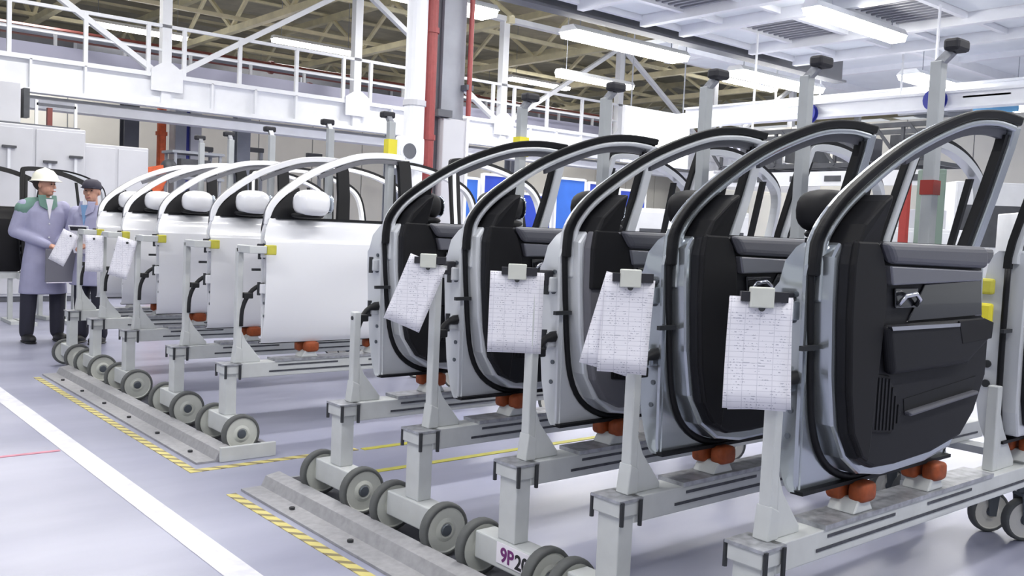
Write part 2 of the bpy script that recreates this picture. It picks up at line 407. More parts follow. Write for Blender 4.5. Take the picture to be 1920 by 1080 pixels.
for i, x in enumerate(MX):
    def put(me, dx):
        o = bpy.data.objects.new(me.name.split('.')[0], me); COL.objects.link(o); o.parent = wk; o.location = (x + dx, 0, 0)
    put(mp_, 0); put(gs_, 0)
    for dx in (-0.34, 0.34, 1.46, 2.7): put(rp_, dx)
    for dx in (0, 1.4, 2.8): put(rr_, dx)
    for dx in (0.9, 1.8, 2.7): put(st_, dx)
    if i % 2 == 0 and i < 8:
        MB().bar((x, 0.08, 3.95), (x + 4.15, 0.08, 6.55), 0.13, 0.1).build('diagonal_brace', 'wsteel', wk)
        MB().bar((x, 0.08, 3.95), (x - 4.15, 0.08, 6.55), 0.13, 0.1).build('diagonal_brace', 'wsteel', wk)
MB().box(-8, 36, 0.0, 0.2, 6.5, 6.62).build('top_chord', 'wsteel', wk)

# columns below the walkway
def icol(x, y, h, w, mt, label, group=None, z0=0.0):
    t = tag(empty('steel_column', (x, y, z0)), label, 'column', group)
    MB().box(-w, w, -w, -w + 0.03, 0.02, h).build('flange', mt, t)
    MB().box(-w, w, w - 0.03, w, 0.02, h).build('flange', mt, t)
    MB().box(-0.02, 0.02, -w + 0.03, w - 0.03, 0.02, h).build('web', mt, t)
    MB().box(-w - 0.08, w + 0.08, -w - 0.08, w + 0.08, 0, 0.03).build('base_plate', mt, t)
    return t
for i, x in enumerate((6.75, 9.35, 13.6, 17.8)):
    icol(x, 21.4, 3.9, 0.16, 'gsteel' if i else 'dsteel', ('dark grey', 'pale grey', 'grey', 'slim grey')[i] + ' steel column under the walkway, ' + ('beside the copper-red pipe', 'right of the blue-grey column', 'behind the white door row', 'far right of the walkway')[i], 'columns under the walkway')
c = tag(empty('clad_column', (8.0, 21.4, 0)), 'blue-grey clad column under the walkway', 'column', 'columns under the walkway')
MB().box(-0.3, -0.05, -0.2, 0.2, 0, 3.9).build('column_body', 'gsteel', c); MB().box(-0.05, 0.05, -0.12, 0.2, 0, 3.9).build('dark_face', 'navy', c)
MB().box(0.05, 0.3, -0.2, 0.2, 0, 3.9).build('column_body', 'greyp', c); MB().box(-0.36, 0.36, -0.26, 0.26, 0, 0.05).build('base_plate', 'dsteel', c)
t = tag(empty('standing_pipe', (7.42, 21.3, 0)), 'copper-red standing pipe between two columns under the walkway', 'pipe')
MB().cyl((0, 0, 0), (0, 0, 3.9), 0.10).build('pipe_run', 'mirrorp', t)
for z in (0.4, 2.0, 3.2): MB().cyl((0, 0, z - .04), (0, 0, z + .04), 0.13).build('coupling', 'mirrorp', t)

# main hall column with pipes, in front of the walkway
mc = tag(empty('hall_column', (6.0, 8.9, 0)), 'tall main hall column with grey cladding behind the white doors', 'column')
MB().box(0.30, 0.62, 0.0, 0.35, 2.65, 4.6).build('column_flange', 'gsteel', mc)
MB().box(0.22, 0.30, 0.05, 0.30, 0.0, 4.6).build('dark_web', 'dsteel', mc)
MB().box(0.30, 0.64, -0.06, 0.40, 0.0, 2.65).build('lower_cladding', 'greyp', mc, bevel=0.01)
MB().box(0.62, 0.66, -0.08, 0.42, 0.0, 2.68).build('corner_strip', 'wsteel', mc)
MB().box(0.20, 0.40, -0.09, 0.0, 2.66, 2.74).build('bracket', 'dsteel', mc)
MB().box(0.2, 0.70, -0.10, 0.45, 0, 0.04).build('base_plate', 'dsteel', mc)
t = tag(empty('riser_pipe', (5.83, 8.75, 0)), 'thick white riser pipe standing beside the main hall column', 'pipe')
MB().cyl((0, 0, 0), (0, 0, 4.5), 0.115, n=18).build('pipe_run', 'wsteel', t)
for z in (1.2, 2.75, 4.3): MB().cyl((0, 0, z - .03), (0, 0, z + .03), 0.13, n=18).build('coupling', 'greyp', t)
t = tag(empty('riser_pipe', (6.07, 8.82, 0)), 'dull red riser pipe against the main hall column', 'pipe')
MB().cyl((0, 0, 0), (0, 0, 4.5), 0.075, n=14).build('pipe_run', 'redp', t)
for z in (0.8, 2.4, 3.6): MB().cyl((0, 0, z - .03), (0, 0, z + .03), 0.09, n=14).build('coupling', 'redp', t)
t = tag(empty('riser_pipe', (6.62, 8.80, 2.7)), 'thin red conduit on the right edge of the main hall column', 'pipe')
MB().cyl((0, 0, 0), (0, 0, 1.8), 0.03).build('pipe_run', 'redp', t); MB().box(-.05, .05, -.02, .12, 0.3, 0.36).build('clip', 'dsteel', t)
sp = tag(empty('loudspeaker', (5.66, 8.55, 2.2)), 'white wall box with a round dark loudspeaker grille on the riser pipe', 'loudspeaker')
MB().box(-0.14, 0.2, 0, 0.1, -0.15, 0.16).build('housing', 'wsteel', sp, bevel=0.03)
MB().lathe([(0.085, -0.015), (0.085, 0.0)], 20, 'y', (-0.01, 0, 0)).build('grille', 'dsteel', sp)
MB().lathe([(0.115, -0.006), (0.115, 0.0), (0.09, 0.0), (0.09, -0.012)], 20, 'y', (-0.01, 0, 0)).build('ring', 'wsteel', sp)

# ------------------------------------------------------------------ white canopy ceiling over the door rows
cy0, cy1, cx0, cx1, cz = -4.0, 9.7, -6.0, 14.5, 4.62
can = struct(MB().box(cx0, cx1, cy0, cy1, cz + 0.12, cz + 0.2).build('ceiling', 'canopy'))
xs = [-6.0, -4.2, -2.4, -0.6, 1.2, 3.0, 4.8, 6.6, 8.3, 9.2, 10.5, 11.4, 13.2, 14.5]
ys = [-4.0, -2.6, -1.2, 0.2, 1.6, 2.9, 4.0, 5.1, 6.1, 7.1, 7.9, 8.9, 9.7]
for x in xs:
    MB().box(x - 0.06, x + 0.06, cy0, cy1, cz - 0.10, cz + 0.12).build('ceiling_beam', 'wsteel', can)
for y in ys:
    MB().box(cx0, cx1, y - 0.04, y + 0.04, cz - 0.02, cz + 0.11).build('cross_rail', 'wsteel', can)
slat = MB().box(-0.022, 0.022, -0.5, 0.5, -0.06, 0.0).mesh('grate_slat', 'grate')
for i in range(len(xs) - 1):
    for j in range(len(ys) - 1):
        a, b, c_, d_ = xs[i] + 0.06, xs[i + 1] - 0.06, ys[j] + 0.04, ys[j + 1] - 0.04
        if (i in (9, 11)) and j % 2 == 0 or (i < 9 and (i + j) % 5 == 0):
            n = int((b - a) / 0.13)
            for k in range(n):
                o = bpy.data.objects.new('grate_slat', slat); COL.objects.link(o); o.parent = can
                o.location = (a + (k + 0.5) * (b - a) / n, (c_ + d_) / 2, cz + 0.08); o.scale = (1, d_ - c_, 1)
        else:
            MB().box(a + 0.01, b - 0.01, c_ + 0.01, d_ - 0.01, cz + 0.06, cz + 0.11).build('ceiling_panel', 'canopy', can)
rc = struct(MB().box(15.2, 30, -6, 14.5, 5.5, 5.6).build('ceiling', 'canopy'))
for k in range(6): MB().box(15.2, 30, -5 + k * 3.6, -4.85 + k * 3.6, 5.3, 5.5).build('ceiling_beam', 'wsteel', rc)
for k in range(4): MB().box(16.5 + k * 3.6, 16.65 + k * 3.6, -6, 14.5, 5.38, 5.5).build('cross_rail', 'wsteel', rc)
# edge truss of the canopy: dark steel strip along its left edge
et = tag(empty('edge_girder', (0, 9.95, 4.55)), 'dark grey steel girder along the edge of the white canopy', 'girder')
MB().box(-6, 16.5, 0, 0.05, 0.0, 0.42).build('girder_web', 'dsteel', et); MB().box(-6, 16.5, -0.1, 0.15, 0.42, 0.47).build('girder_flange', 'gsteel', et); MB().box(-6, 16.5, -0.1, 0.15, -0.04, 0.0).build('girder_flange', 'dsteel', et)

# ------------------------------------------------------------------ fluorescent fixtures (each holds its own lamp)
def fixture(x, y, z, L, label, w=0.26, watts=LAMP_W, rod=0.3, lamp=True):
    t = tag(empty('fluorescent_fixture', (x, y, z)), label, 'ceiling light', 'fluorescent ceiling fixtures')
    MB().prism([(-w / 2, 0.0), (w / 2, 0.0), (w / 2 * 0.6, 0.09), (-w / 2 * 0.6, 0.09)], -L / 2, L / 2, 'x').build('reflector', 'wsteel', t)
    MB().prism([(-w / 2 * 0.8, -0.09), (w / 2 * 0.8, -0.09), (w / 2 * 0.98, -0.004), (-w / 2 * 0.98, -0.004)], -L / 2 + 0.03, L / 2 - 0.03, 'x').build('tube', 'lamp', t)
    for s in (-1, 1):
        MB().cyl((s * L * 0.4, 0, 0.09), (s * L * 0.4, 0, 0.09 + rod), 0.008, n=6).build('hanger', 'gsteel', t)
    if lamp:
        ld = bpy.data.lights.new('lamp', 'AREA'); ld.shape = 'RECTANGLE'; ld.size = L; ld.size_y = w; ld.energy = watts; ld.color = (1.0, 0.985, 0.95)
        lo = bpy.data.objects.new('lamp', ld); COL.objects.link(lo); lo.parent = t; lo.location = (0, 0, -0.10)
    return t
PLACE = {0: 'over the aisle', 1: 'over the grey trolleys', 2: 'over the back row', 3: 'beyond the back row'}
n = 0
FIX = []
for j, y in enumerate((-0.6, 3.1, 6.88)):
    for i, x in enumerate((-0.6, 3.6, 7.7, 11.7)):
        fixture(x, y, 4.40, 2.3, 'white fluorescent fixture under the canopy, %s strip from the left in the %s row' % (ORD[i], ('nearest', 'middle', 'farthest')[j]))
for i, x in enumerate((2.8, 7.0, 11.2, 15.4)):
    fixture(x, 10.65, 4.48, 2.7, 'bright fluorescent fixture hanging left of the canopy edge, %s along its line' % ORD[i], w=0.42, rod=0.35)
fixture(18.2, 8.2, 4.4, 5.0, 'long slanting fluorescent strip at the right edge of the hall', w=0.45, watts=220, rod=1.0)
fixture(15.6, 15.8, 5.0, 2.4, 'fluorescent fixture above the bright backlit panel', w=0.3, watts=90, rod=3.1)
for i, (x, y) in enumerate(((4.3, 22.5), (8.4, 26), (12.6, 24), (20.6, 23.5), (16.6, 34), (24.6, 30), (4.3, 14.5), (12.6, 15.5), (24.6, 18))):
    fixture(x, y, 6.3, 2.6, 'distant fluorescent fixture among the roof trusses, %s counted from the left' % ORD[i], w=0.3, watts=140, rod=1.84)

# ================================================================== floor markings and guide rails
def strip(name, x0, x1, y0, y1, mt, label, cat, h=0.003):
    o = MB().box(0, x1 - x0, 0, y1 - y0, 0, h).build(name, mt, loc=(x0, y0, 0.0)); return tag(o, label, cat)
strip('floor_line', 1.46, 1.585, -6, 22, 'line', 'long worn white line painted along the aisle floor', 'floor line')
strip('floor_line', -6, 1.45, 5.72, 5.755, 'redline', 'thin faded red line painted across the aisle', 'floor line')
strip('floor_tape', 1.90, 1.95, 1.0, 4.42, 'tape', 'yellow and black hazard tape along the nearer guide rail', 'floor tape')
strip('floor_tape', 1.90, 1.95, 4.96, 8.35, 'tape', 'yellow and black hazard tape along the farther guide rail', 'floor tape')
strip('floor_tape', 1.90, 2.95, 4.90, 4.955, 'tape', 'short hazard tape across the end of the farther guide rail', 'floor tape')
strip('floor_line', 2.98, 6.2, 4.88, 4.93, 'yellow', 'yellow line between the two door groups, the farther one', 'floor line')
strip('floor_line', 2.5, 4.6, 4.40, 4.45, 'yellow', 'yellow line between the two door groups, the nearer one', 'floor line')

def guide_rail(y0, y1, label, endcap):
    t = tag(empty('guide_rail', (2.0, y0, 0)), label, 'guide rail', 'wheel guide rails'); L = y1 - y0
    MB().box(-0.01, 0.12, 0, L, 0, 0.012).build('base_flange', 'rail', t)
    MB().prism([(0.10, 0.012), (0.125, 0.062), (0.20, 0.075), (0.20, 0.012)], 0, L, 'y').build('guide_bar', 'rail', t)
    MB().box(0.20, 0.44, 0, L, 0, 0.006).build('shaded_wheel_track', 'railshade', t)  # track plate coloured dark to stand for the shadow beneath the wheels
    MB().box(0.44, 0.47, 0, L, 0, 0.05).build('inner_lip', 'rail', t)
    if endcap: MB().box(0.12, 0.46, -0.025, 0.0, 0, 0.085).build('end_plate', 'trolley', t, bevel=0.004)
    else: MB().box(0.12, 0.46, L, L + 0.02, 0, 0.03).build('end_plate', 'rail', t)
    for k in range(int(L / 0.55)):
        MB().cyl((0.05, 0.25 + k * 0.55, 0.012), (0.05, 0.25 + k * 0.55, 0.024), 0.014, n=6).build('anchor_bolt', 'bolt', t)
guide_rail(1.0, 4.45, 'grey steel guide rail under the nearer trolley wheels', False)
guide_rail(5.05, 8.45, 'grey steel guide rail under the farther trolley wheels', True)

# ================================================================== car doors
ZB = 0.63
def tb(z): return -0.11 * max(0.0, z - 1.40) / 0.45
def ribbon(pts, w, d, s, y0=0.0, closed=False):
    """bar of rectangular section along a path of (X, Z) points; leans in with the window frame"""
    mb = MB(); P = [Vector((x, z)) for x, z in pts]; N = len(P); vs = []
    for i, p in enumerate(P):
        t = (P[(i + 1) % N] - P[i - 1]) if closed else (P[min(i + 1, N - 1)] - P[max(i - 1, 0)])
        t.normalize(); nrm = Vector((-t.y, t.x))
        for a, b in ((-1, -1), (1, -1), (1, 1), (-1, 1)):
            q = p + nrm * a * w / 2
            vs.append((q.x, s * (y0 + tb(q.y) + b * d / 2), q.y - ZB))
    fs = []
    for i in range(N if closed else N - 1):
        j = (i + 1) % N
        for k in range(4): fs.append((i * 4 + k, i * 4 + (k + 1) % 4, j * 4 + (k + 1) % 4, j * 4 + k))
    if not closed: fs += [(3, 2, 1, 0), tuple(range((N - 1) * 4, N * 4))]
    return mb.add(vs, fs)
def cr(pts, n=4, closed=False): return [(p.x, p.y) for p in smooth_path([Vector((a, b)) for a, b in pts], n, closed)]
def slab(poly, ya, yb, s, lean=False):
    f = (lambda y: (lambda u, v: s * (y + (tb(v + ZB) if lean else 0))))
    return MB().prism([(a, b - ZB) for a, b in poly], f(ya), f(yb), 'y')

def skin_mesh(xf, xr, zs, ext, s, nx=10):
    rows = []
    def row(z, ye, flat=False):
        a, b = interp(z, xf), interp(z, xr); r = []
        ys_ = [(a + 0.03, 0.0), (a + 0.008, ye - 0.03), (a, ye - 0.012)] + [(a + (b - a) * k / nx + (0.008 if k == 0 else (-0.008 if k == nx else 0)), ye - 0.012 * abs(2 * k / nx - 1) ** 3) for k in range(nx + 1)] + [(b, ye - 0.022), (b - 0.008, ye - 0.04), (b - 0.03, 0.0)]
        for x, y in ys_: r.append((x, s * (0.0 if flat else max(0.0, y)), z - ZB))
        return r
    rows.append(row(zs[0] + 0.004, 0.0, True))
    for z in zs: rows.append(row(z, interp(z, ext)))
    rows.append(row(zs[-1], 0.0, True))
    return MB().grid(rows)

SEAL = [(.40, .632), (.246, .654), (.129, .721), (.062, .83), (.031, .999), (.008, 1.23), (.003, 1.36), (.029, 1.466), (.135, 1.577), (.374, 1.727), (.669, 1.839), (.89, 1.872), (1.06, 1.868), (1.096, 1.82), (1.09, 1.60), (1.062, 1.42), (1.075, 1.15), (1.05, .93), (.98, .77), (.88, .67), (.687, .64)]
TOP = [(.001, 1.30), (.003, 1.37), (.029, 1.466), (.135, 1.577), (.374, 1.727), (.669, 1.839), (.89, 1.874), (1.10, 1.872)]
FRAME = [(.030, 1.22), (.032, 1.355), (.055, 1.450), (.152, 1.552), (.385, 1.700), (.673, 1.811), (.887, 1.845), (1.06, 1.842)]

def make_front_door(s, paint, trim, mirror_mat, lower=None):
    r = empty('car_door')
    XF = [(.63, -.01), (.84, -.015), (1.07, -.02), (1.30, -.03), (1.36, -.01), (1.40, .02)]
    XR = [(.63, 1.0), (.70, 1.04), (.95, 1.10), (1.15, 1.12), (1.40, 1.10)]
    EXT = [(.63, .035), (.65, .052), (.70, .072), (.80, .095), (1.0, .115), (1.18, .122), (1.255, .118), (1.275, .100), (1.34, .092), (1.39, .07), (1.40, .055)]
    o = skin_mesh(XF, XR, [.63, .645, .68, .74, .8, .9, 1.0, 1.1, 1.18, 1.255, 1.275, 1.34, 1.385, 1.40], EXT, s).build('outer_skin', paint, r); smooth_by_angle(o, 35)
    inner = slab([(.25, .668), (.148, .732), (.079, .84), (.047, 1.0), (.026, 1.23), (.022, 1.36), (.055, 1.405), (1.04, 1.405), (1.06, 1.15), (1.035, .935), (.967, .785), (.875, .685), (.687, .654), (.4, .646)], .03, -.065, s).build('inner_panel', paint, r, bevel=0.012)
    slab([(.005, .636), (-.002, .84), (-.008, 1.07), (-.016, 1.30), (.0, 1.36), (.03, 1.40), (1.08, 1.40), (1.10, 1.15), (1.08, .95), (1.02, .70), (.98, .636)], .004, .016, s).build('flange', paint, r)
    for z, yy in ((.80, .055), (.88, .05), (1.16, .055), (1.24, .05)):
        MB().lathe([(0.009, -0.004), (0.009, 0.010)], 10, 'x', (0.002 if z < 1 else -0.008, s * yy * .8, z - ZB)).build('plug', 'hub', r)
    for z in (.97, 1.19):
        h = MB().box(-.040, .03, s * .05 - .022, s * .05 + .022, z - ZB - .03, z - ZB + .03).build('hinge', paint, r, bevel=0.006)
        MB().cyl((-.04, s * .05, z - ZB - .04), (-.04, s * .05, z - ZB + .04), .011, n=8).build('hinge_pin', 'bolt', h)
    MB().tube([(x, s * tb(z), z - ZB) for x, z in cr(SEAL, 3, True)], 0.0125 if s > 0 else 0.008, 6, True).build('weatherstrip', 'seal' if s > 0 else 'padg', r, smooth=True)
    ribbon(cr(TOP if s > 0 else FRAME[2:], 5), 0.032 if s > 0 else 0.02, 0.026, s, -0.012 if s > 0 else -0.03).build('frame_seal', 'seal', r, bevel=0.006)
    ribbon(cr([((a + c) / 2, (b + d) / 2) for (a, b), (c, d) in list(zip(TOP, FRAME))[0 if s > 0 else 1:]], 5), 0.046 if s > 0 else 0.040, 0.018, s, 0.014).build('outer_frame', paint, r, bevel=0.005)
    ribbon(cr(FRAME if s > 0 else FRAME[1:], 5), 0.022, 0.034, s, -0.012).build('window_frame', paint, r, bevel=0.008)
    ribbon(cr([(.40, 1.678), (.68, 1.786), (.885, 1.82), (1.04, 1.818)], 5), 0.028, 0.016, s, 0.006).build('glass_channel', 'padg', r)
    ribbon([(1.072, 1.85), (1.078, 1.78), (1.07, 1.6), (1.045, 1.39)], 0.055, 0.040, s, -0.006).build('pillar_frame', paint, r, bevel=0.006)
    ribbon([(1.03, 1.82), (1.036, 1.76), (1.025, 1.58), (.995, 1.39)], 0.026, 0.026, s, 0.0).build('pillar_channel', 'seal', r)
    ribbon([(1.06, 1.835), (1.066, 1.78), (1.056, 1.6), (1.03, 1.40)], 0.095 if s < 0 else 0.05, 0.010, s, 0.024).build('pillar_tape', 'seal', r)
    slab([(.05, 1.33), (.058, 1.40), (.085, 1.462), (.16, 1.535), (.20, 1.56), (.195, 1.48), (.185, 1.40), (.18, 1.33)], -.11, .0, s, True).build('sail_cover', 'trimf', r, bevel=0.012, seg=3)
    slab([(.035, 1.405), (.07, 1.468), (.165, 1.552), (.25, 1.602), (.255, 1.405)], .004, .024, s, True).build('mirror_base', 'trimf', r)
    MB().box(.06, 1.05, s * .055 - .01, s * .055 + .01, 1.40 - ZB, 1.415 - ZB).build('belt_seal', 'seal', r)
    MB().box(.0, .98, -.022, .022, .624 - ZB, .636 - ZB).build('bottom_seal', 'seal', r)
    # interior trim
    tp = slab([(.26, .695), (.165, .735), (.10, .82), (.068, .95), (.045, 1.174), (.04, 1.34), (.055, 1.408), (.925, 1.408), (.965, 1.165), (1.03, 1.139), (1.03, .944), (.955, .812), (.86, .735), (.65, .70), (.4, .69)], -.06, -.105, s).build('trim_panel', lower or trim, r, bevel=0.014, seg=3)
    fc = [(.04, 1.34), (.052, 1.412), (.17, 1.412), (.205, 1.375), (.235, 1.30), (.245, 1.2), (.225, 1.0), (.21, .82), (.20, .725), (.158, .745), (.097, .825), (.065, .95), (.042, 1.174)]
    if lower: fc = [(.04, 1.34), (.052, 1.412), (.17, 1.412), (.23, 1.37), (.275, 1.28), (.285, 1.18), (.042, 1.18)]
    slab(fc, -.10, -.122, s).build('front_cover', 'trimf', r, bevel=0.008, seg=2)
    slab([(.18, 1.412), (.885, 1.412), (.90, 1.335), (.235, 1.345)], -.10, -.145, s).build('sill_pad', 'padg', r, bevel=0.022, seg=3)
    slab([(.238, 1.340), (.88, 1.328), (.885, 1.292), (.258, 1.278)], -.10, -.130, s).build('inlay_strip', 'inlay', r, bevel=0.006)
    sw = slab([(.50, 1.281), (.915, 1.295), (.945, 1.165), (.40, 1.158)], -.09, -.112, s).build('switch_panel', 'glossk', r, bevel=0.004)
    hd = slab([(.31, 1.205), (.44, 1.205), (.45, 1.268), (.30, 1.268)], -.108, -.116, s).build('handle_bezel', 'glossk', r, bevel=0.003)
    MB().tube([(.315, s * -.120, 1.215 - ZB), (.33, s * -.136, 1.245 - ZB), (.38, s * -.142, 1.252 - ZB), (.425, s * -.136, 1.235 - ZB), (.432, s * -.12, 1.212 - ZB)], .008, 8).build('pull_lever', 'chrome', hd, smooth=True)
    slab([(.23, 1.155), (.90, 1.158), (.97, 1.142), (.965, 1.08), (.8, 1.0), (.28, .995)], -.10, -.140, s).build('armrest', lower or trim, r, bevel=0.034, seg=5)
    slab([(.70, 1.156), (.90, 1.160), (.975, 1.143), (.968, 1.085), (.74, 1.075)], -.135, -.142, s).build('armrest_end', 'trimf', r, bevel=0.003)
    slab([(.235, 1.152), (.70, 1.149), (.70, 1.137), (.245, 1.139)], -.133, -.146, s).build('armrest_strip', 'chrome', r)
    spk = [(.235, 1.0), (.31, .99), (.40, .86), (.35, .80), (.19, .82), (.185, .93)]
    sg = slab(spk, -.10, -.112, s).build('speaker_grille', 'trimf', r, bevel=0.004)
    rb = MB()
    for k in range(9):
        x = .20 + k * .022; ztop = interp(x, [(.185, .95), (.235, .99), (.31, .98), (.40, .86)]); zb_ = interp(x, [(.19, .83), (.35, .81), (.40, .85)])
        rb.box(x - .005, x + .005, s * -.112 - .004, s * -.112 + .004, zb_ - ZB, ztop - ZB)
    rb.build('grille_ribs', 'trimk', sg)
    slab([(.42, .905), (.94, .945), (.93, .895), (.43, .862)], -.10, -.107, s).build('pocket_opening', 'seal', r)
    slab([(.43, .864), (.93, .897), (.93, .882), (.44, .848)], -.10, -.128, s).build('pocket_lip', 'padg', r, bevel=0.008)
    # exterior mirror and handle
    mx = .31 if s > 0 else .25
    mh = MB().ell((mx, s * .145, 1.505 - ZB), .115, .085, .074 if s > 0 else .084, 18, 12, 0.75).build('mirror_housing', mirror_mat, r, smooth=True)
    MB().ell((mx + .112, s * .15, 1.505 - ZB), .006, .070, .058, 16, 8, 0.7).build('mirror_glass', 'mirror', mh, smooth=True)
    MB().ell((mx - .01, s * .11, 1.428 - ZB), .10, .085, .020, 14, 8, 0.8).build('mirror_foot', 'trimf', mh, smooth=True)
    MB().tube([(.80, s * .118, 1.235 - ZB), (.82, s * .15, 1.24 - ZB), (.90, s * .155, 1.243 - ZB), (.98, s * .15, 1.24 - ZB), (1.0, s * .118, 1.235 - ZB)], .013, 8).build('outer_handle', paint, r, smooth=True)
    # check strap and wiring harness at the hinge side
    MB().box(-.055, .03, s * -.02 - .008, s * -.02 + .008, 1.075 - ZB, 1.09 - ZB).build('check_strap', 'bolt', r)
    hb = MB().tube([tuple(p) for p in smooth_path([(.03, s * .03, .985 - ZB), (-.05, s * .03, .975 - ZB), (-.10, s * .025, .92 - ZB), (-.13, s * .02, .84 - ZB), (-.135, s * .02, .74 - ZB)], 3)], [.022] * 3 + [.014] * 10, 8).build('wiring_harness', 'harness', r, smooth=True)
    MB().box(-.125, -.075, s * .025 - .03, s * .025 + .03, .91 - ZB, .945 - ZB).build('connector', 'harness', hb, bevel=0.005)
    return r

def make_rear_door(s, paint, trim):
    r = empty('car_door')
    XF = [(.63, .04), (.75, .015), (1.0, 0), (1.40, .02)]; XR = [(.63, .62), (.72, .66), (.85, .78), (.98, .90), (1.15, .93), (1.40, .92)]
    EXT = [(.63, .065), (.68, .085), (.80, .10), (1.0, .115), (1.18, .122), (1.255, .118), (1.275, .100), (1.34, .092), (1.39, .07), (1.40, .055)]
    o = skin_mesh(XF, XR, [.63, .65, .7, .8, .9, 1.0, 1.1, 1.18, 1.255, 1.275, 1.34, 1.385, 1.40], EXT, s, 8).build('outer_skin', paint, r); smooth_by_angle(o, 35)
    slab([(.08, .65), (.05, .75), (.04, 1.0), (.05, 1.405), (.88, 1.405), (.89, 1.15), (.86, .99), (.74, .86), (.60, .69), (.55, .65)], .03, -.065, s).build('inner_panel', paint, r, bevel=0.01)
    win = [(.035, 1.35), (.05, 1.55), (.075, 1.80), (.105, 1.855), (.30, 1.862), (.52, 1.825), (.72, 1.755), (.83, 1.68), (.875, 1.56), (.885, 1.36)]
    ribbon(cr(win, 4), 0.030, 0.05, s, -.004).build('window_frame', paint, r, bevel=0.008)
    win2 = [(.018, 1.33), (.034, 1.58), (.056, 1.825), (.097, 1.882), (.30, 1.888), (.528, 1.851), (.735, 1.779), (.853, 1.696), (.90, 1.568), (.909, 1.34)]
    ribbon(cr(win2, 4), 0.024, 0.028, s, .004).build('frame_seal', 'seal', r)
    ribbon([(.072, 1.38), (.087, 1.55), (.108, 1.79)], 0.03, 0.03, s, 0).build('pillar_channel', 'seal', r)
    ribbon([(.70, 1.38), (.685, 1.74)], 0.026, 0.03, s, 0).build('quarter_bar', 'seal', r)
    slab([(.10, .69), (.06, .8), (.05, 1.0), (.06, 1.405), (.86, 1.405), (.87, 1.15), (.84, 1.0), (.70, .86), (.57, .70)], -.06, -.105, s).build('trim_panel', trim, r, bevel=0.02, seg=3)
    slab([(.10, 1.41), (.86, 1.41), (.86, 1.335), (.12, 1.345)], -.10, -.155, s).build('sill_pad', 'padg', r, bevel=0.02)
    slab([(.20, 1.15), (.84, 1.155), (.83, 1.08), (.22, 1.07)], -.10, -.165, s).build('armrest', trim, r, bevel=0.02)
    MB().tube([(x, s * tb(z), z - ZB) for x, z in cr([(.40, .635), (.10, .65), (.03, .76), (.012, 1.0), (.012, 1.33)], 4)], 0.012, 6).build('weatherstrip', 'seal', r, smooth=True)
    MB().box(.02, .60, -.03, .03, .622 - ZB, .634 - ZB).build('bottom_seal', 'seal', r)
    MB().box(-.05, .03, s * -.02 - .008, s * -.02 + .008, 1.075 - ZB, 1.09 - ZB).build('check_strap', 'bolt', r)
    for z in (.86, .94): MB().lathe([(0.016, -0.002), (0.016, 0.006)], 10, 'x', (0.004, s * .05, z - ZB)).build('plug', 'bolt', r)
    return r

RY = [3.98, 3.31, 2.66, 2.13, 1.57]
LY = [5.37, 6.22, 7.22, 8.06, 8.75]
dP = make_front_door(1, 'pale', 'trimk', 'trimf'); dG = make_front_door(1, 'pale', 'trimg', 'trimf', lower='trimg'); dS = make_front_door(1, 'silver', 'trimk', 'trimf')
dW = make_front_door(-1, 'white', 'trimk', 'white')
def place(o, x, y, rz=0, z=ZB):
    o.location = (x, y, z); o.rotation_euler = (0, 0, rz); return o
RL = ['pale silver car door with black trim, farthest of the nearer row, beside the white doors', 'pale silver car door with black trim behind the tilted inspection sheet',
      'pale silver car door with grey lower trim in the middle of the nearer row', 'silver car door with black trim, second nearest to the camera', 'large silver car door with black trim, nearest to the camera']
for i, y in enumerate(RY):
    src = {0: dP, 1: None, 2: dG, 3: dS, 4: None}[i]
    if src is None: src = copy_tree(dP if i == 1 else dS)
    place(src, 2.5, y); tag(src, RL[i], 'car door', 'interior-facing car doors in the nearer row')
LL = ['white car door showing its plain outer skin, nearest of the white row', 'white car door with white mirror, second nearest of the white row', 'white car door behind the arm with the green-yellow tip, middle of the white row',
      'white car door, second farthest of the white row', 'white car door at the far left end of the white row']
for i, y in enumerate(LY):
    src = dW if i == 0 else copy_tree(dW)
    place(src, 2.5, y); tag(src, LL[i], 'car door', 'white car doors in the farther row')
bR = make_rear_door(1, 'pale', 'trimk'); bW = make_rear_door(-1, 'white', 'trimk')
BLAB = ['pale rear door frame before the blue boards, farthest of the silver rear doors', 'pale rear door frame seen past the tilted inspection sheet', 'rear door frame seen through the window of the grey-trimmed door', 'rear door frame seen through the window of the second nearest door', 'silver rear door cut by the right edge of the photo']
for i, y in enumerate(RY):
    src = bR if i == 0 else copy_tree(bR)
    place(src, 3.90, y); tag(src, BLAB[i], 'car door', 'rear doors on the back half of the trolleys')
for i, y in enumerate(LY):
    src = bW if i == 0 else copy_tree(bW)
    place(src, 3.92, y); tag(src, 'white rear door behind the white front doors, %s from the hall column' % ORD[i], 'car door', 'rear doors on the back half of the trolleys')
dk = make_rear_door(-1, 'trimf', 'trimk')
for i, (x, y) in enumerate(((2.05, 12.5), (2.62, 12.3), (2.92, 12.9))):
    src = dk if i == 0 else copy_tree(dk if i < 2 else bR)
    place(src, x, y, 0.1 * i); tag(src, ('dark door cut by the left edge of the photo', 'dark door standing behind the worker in the white helmet', 'pale dark-edged door standing between the two workers')[i], 'car door', 'doors behind the workers')
    st = tag(empty('door_stand', (x, y, 0), 0.1 * i), ('grey stand under the dark door at the left edge', 'grey stand under the dark door behind the helmeted worker', 'grey stand under the pale door between the workers')[i], 'stand', 'door stands behind the workers')
    MB().box(.0, .62, -.05, .05, .54, .615).build('cradle', 'trolley', st)
    for a in (.06, .50):
        MB().box(a, a + .05, -.03, .03, .04, .54).build('upright', 'trolley', st); MB().box(a - .02, a + .07, -.28, .28, 0, .04).build('foot', 'trolley', st)

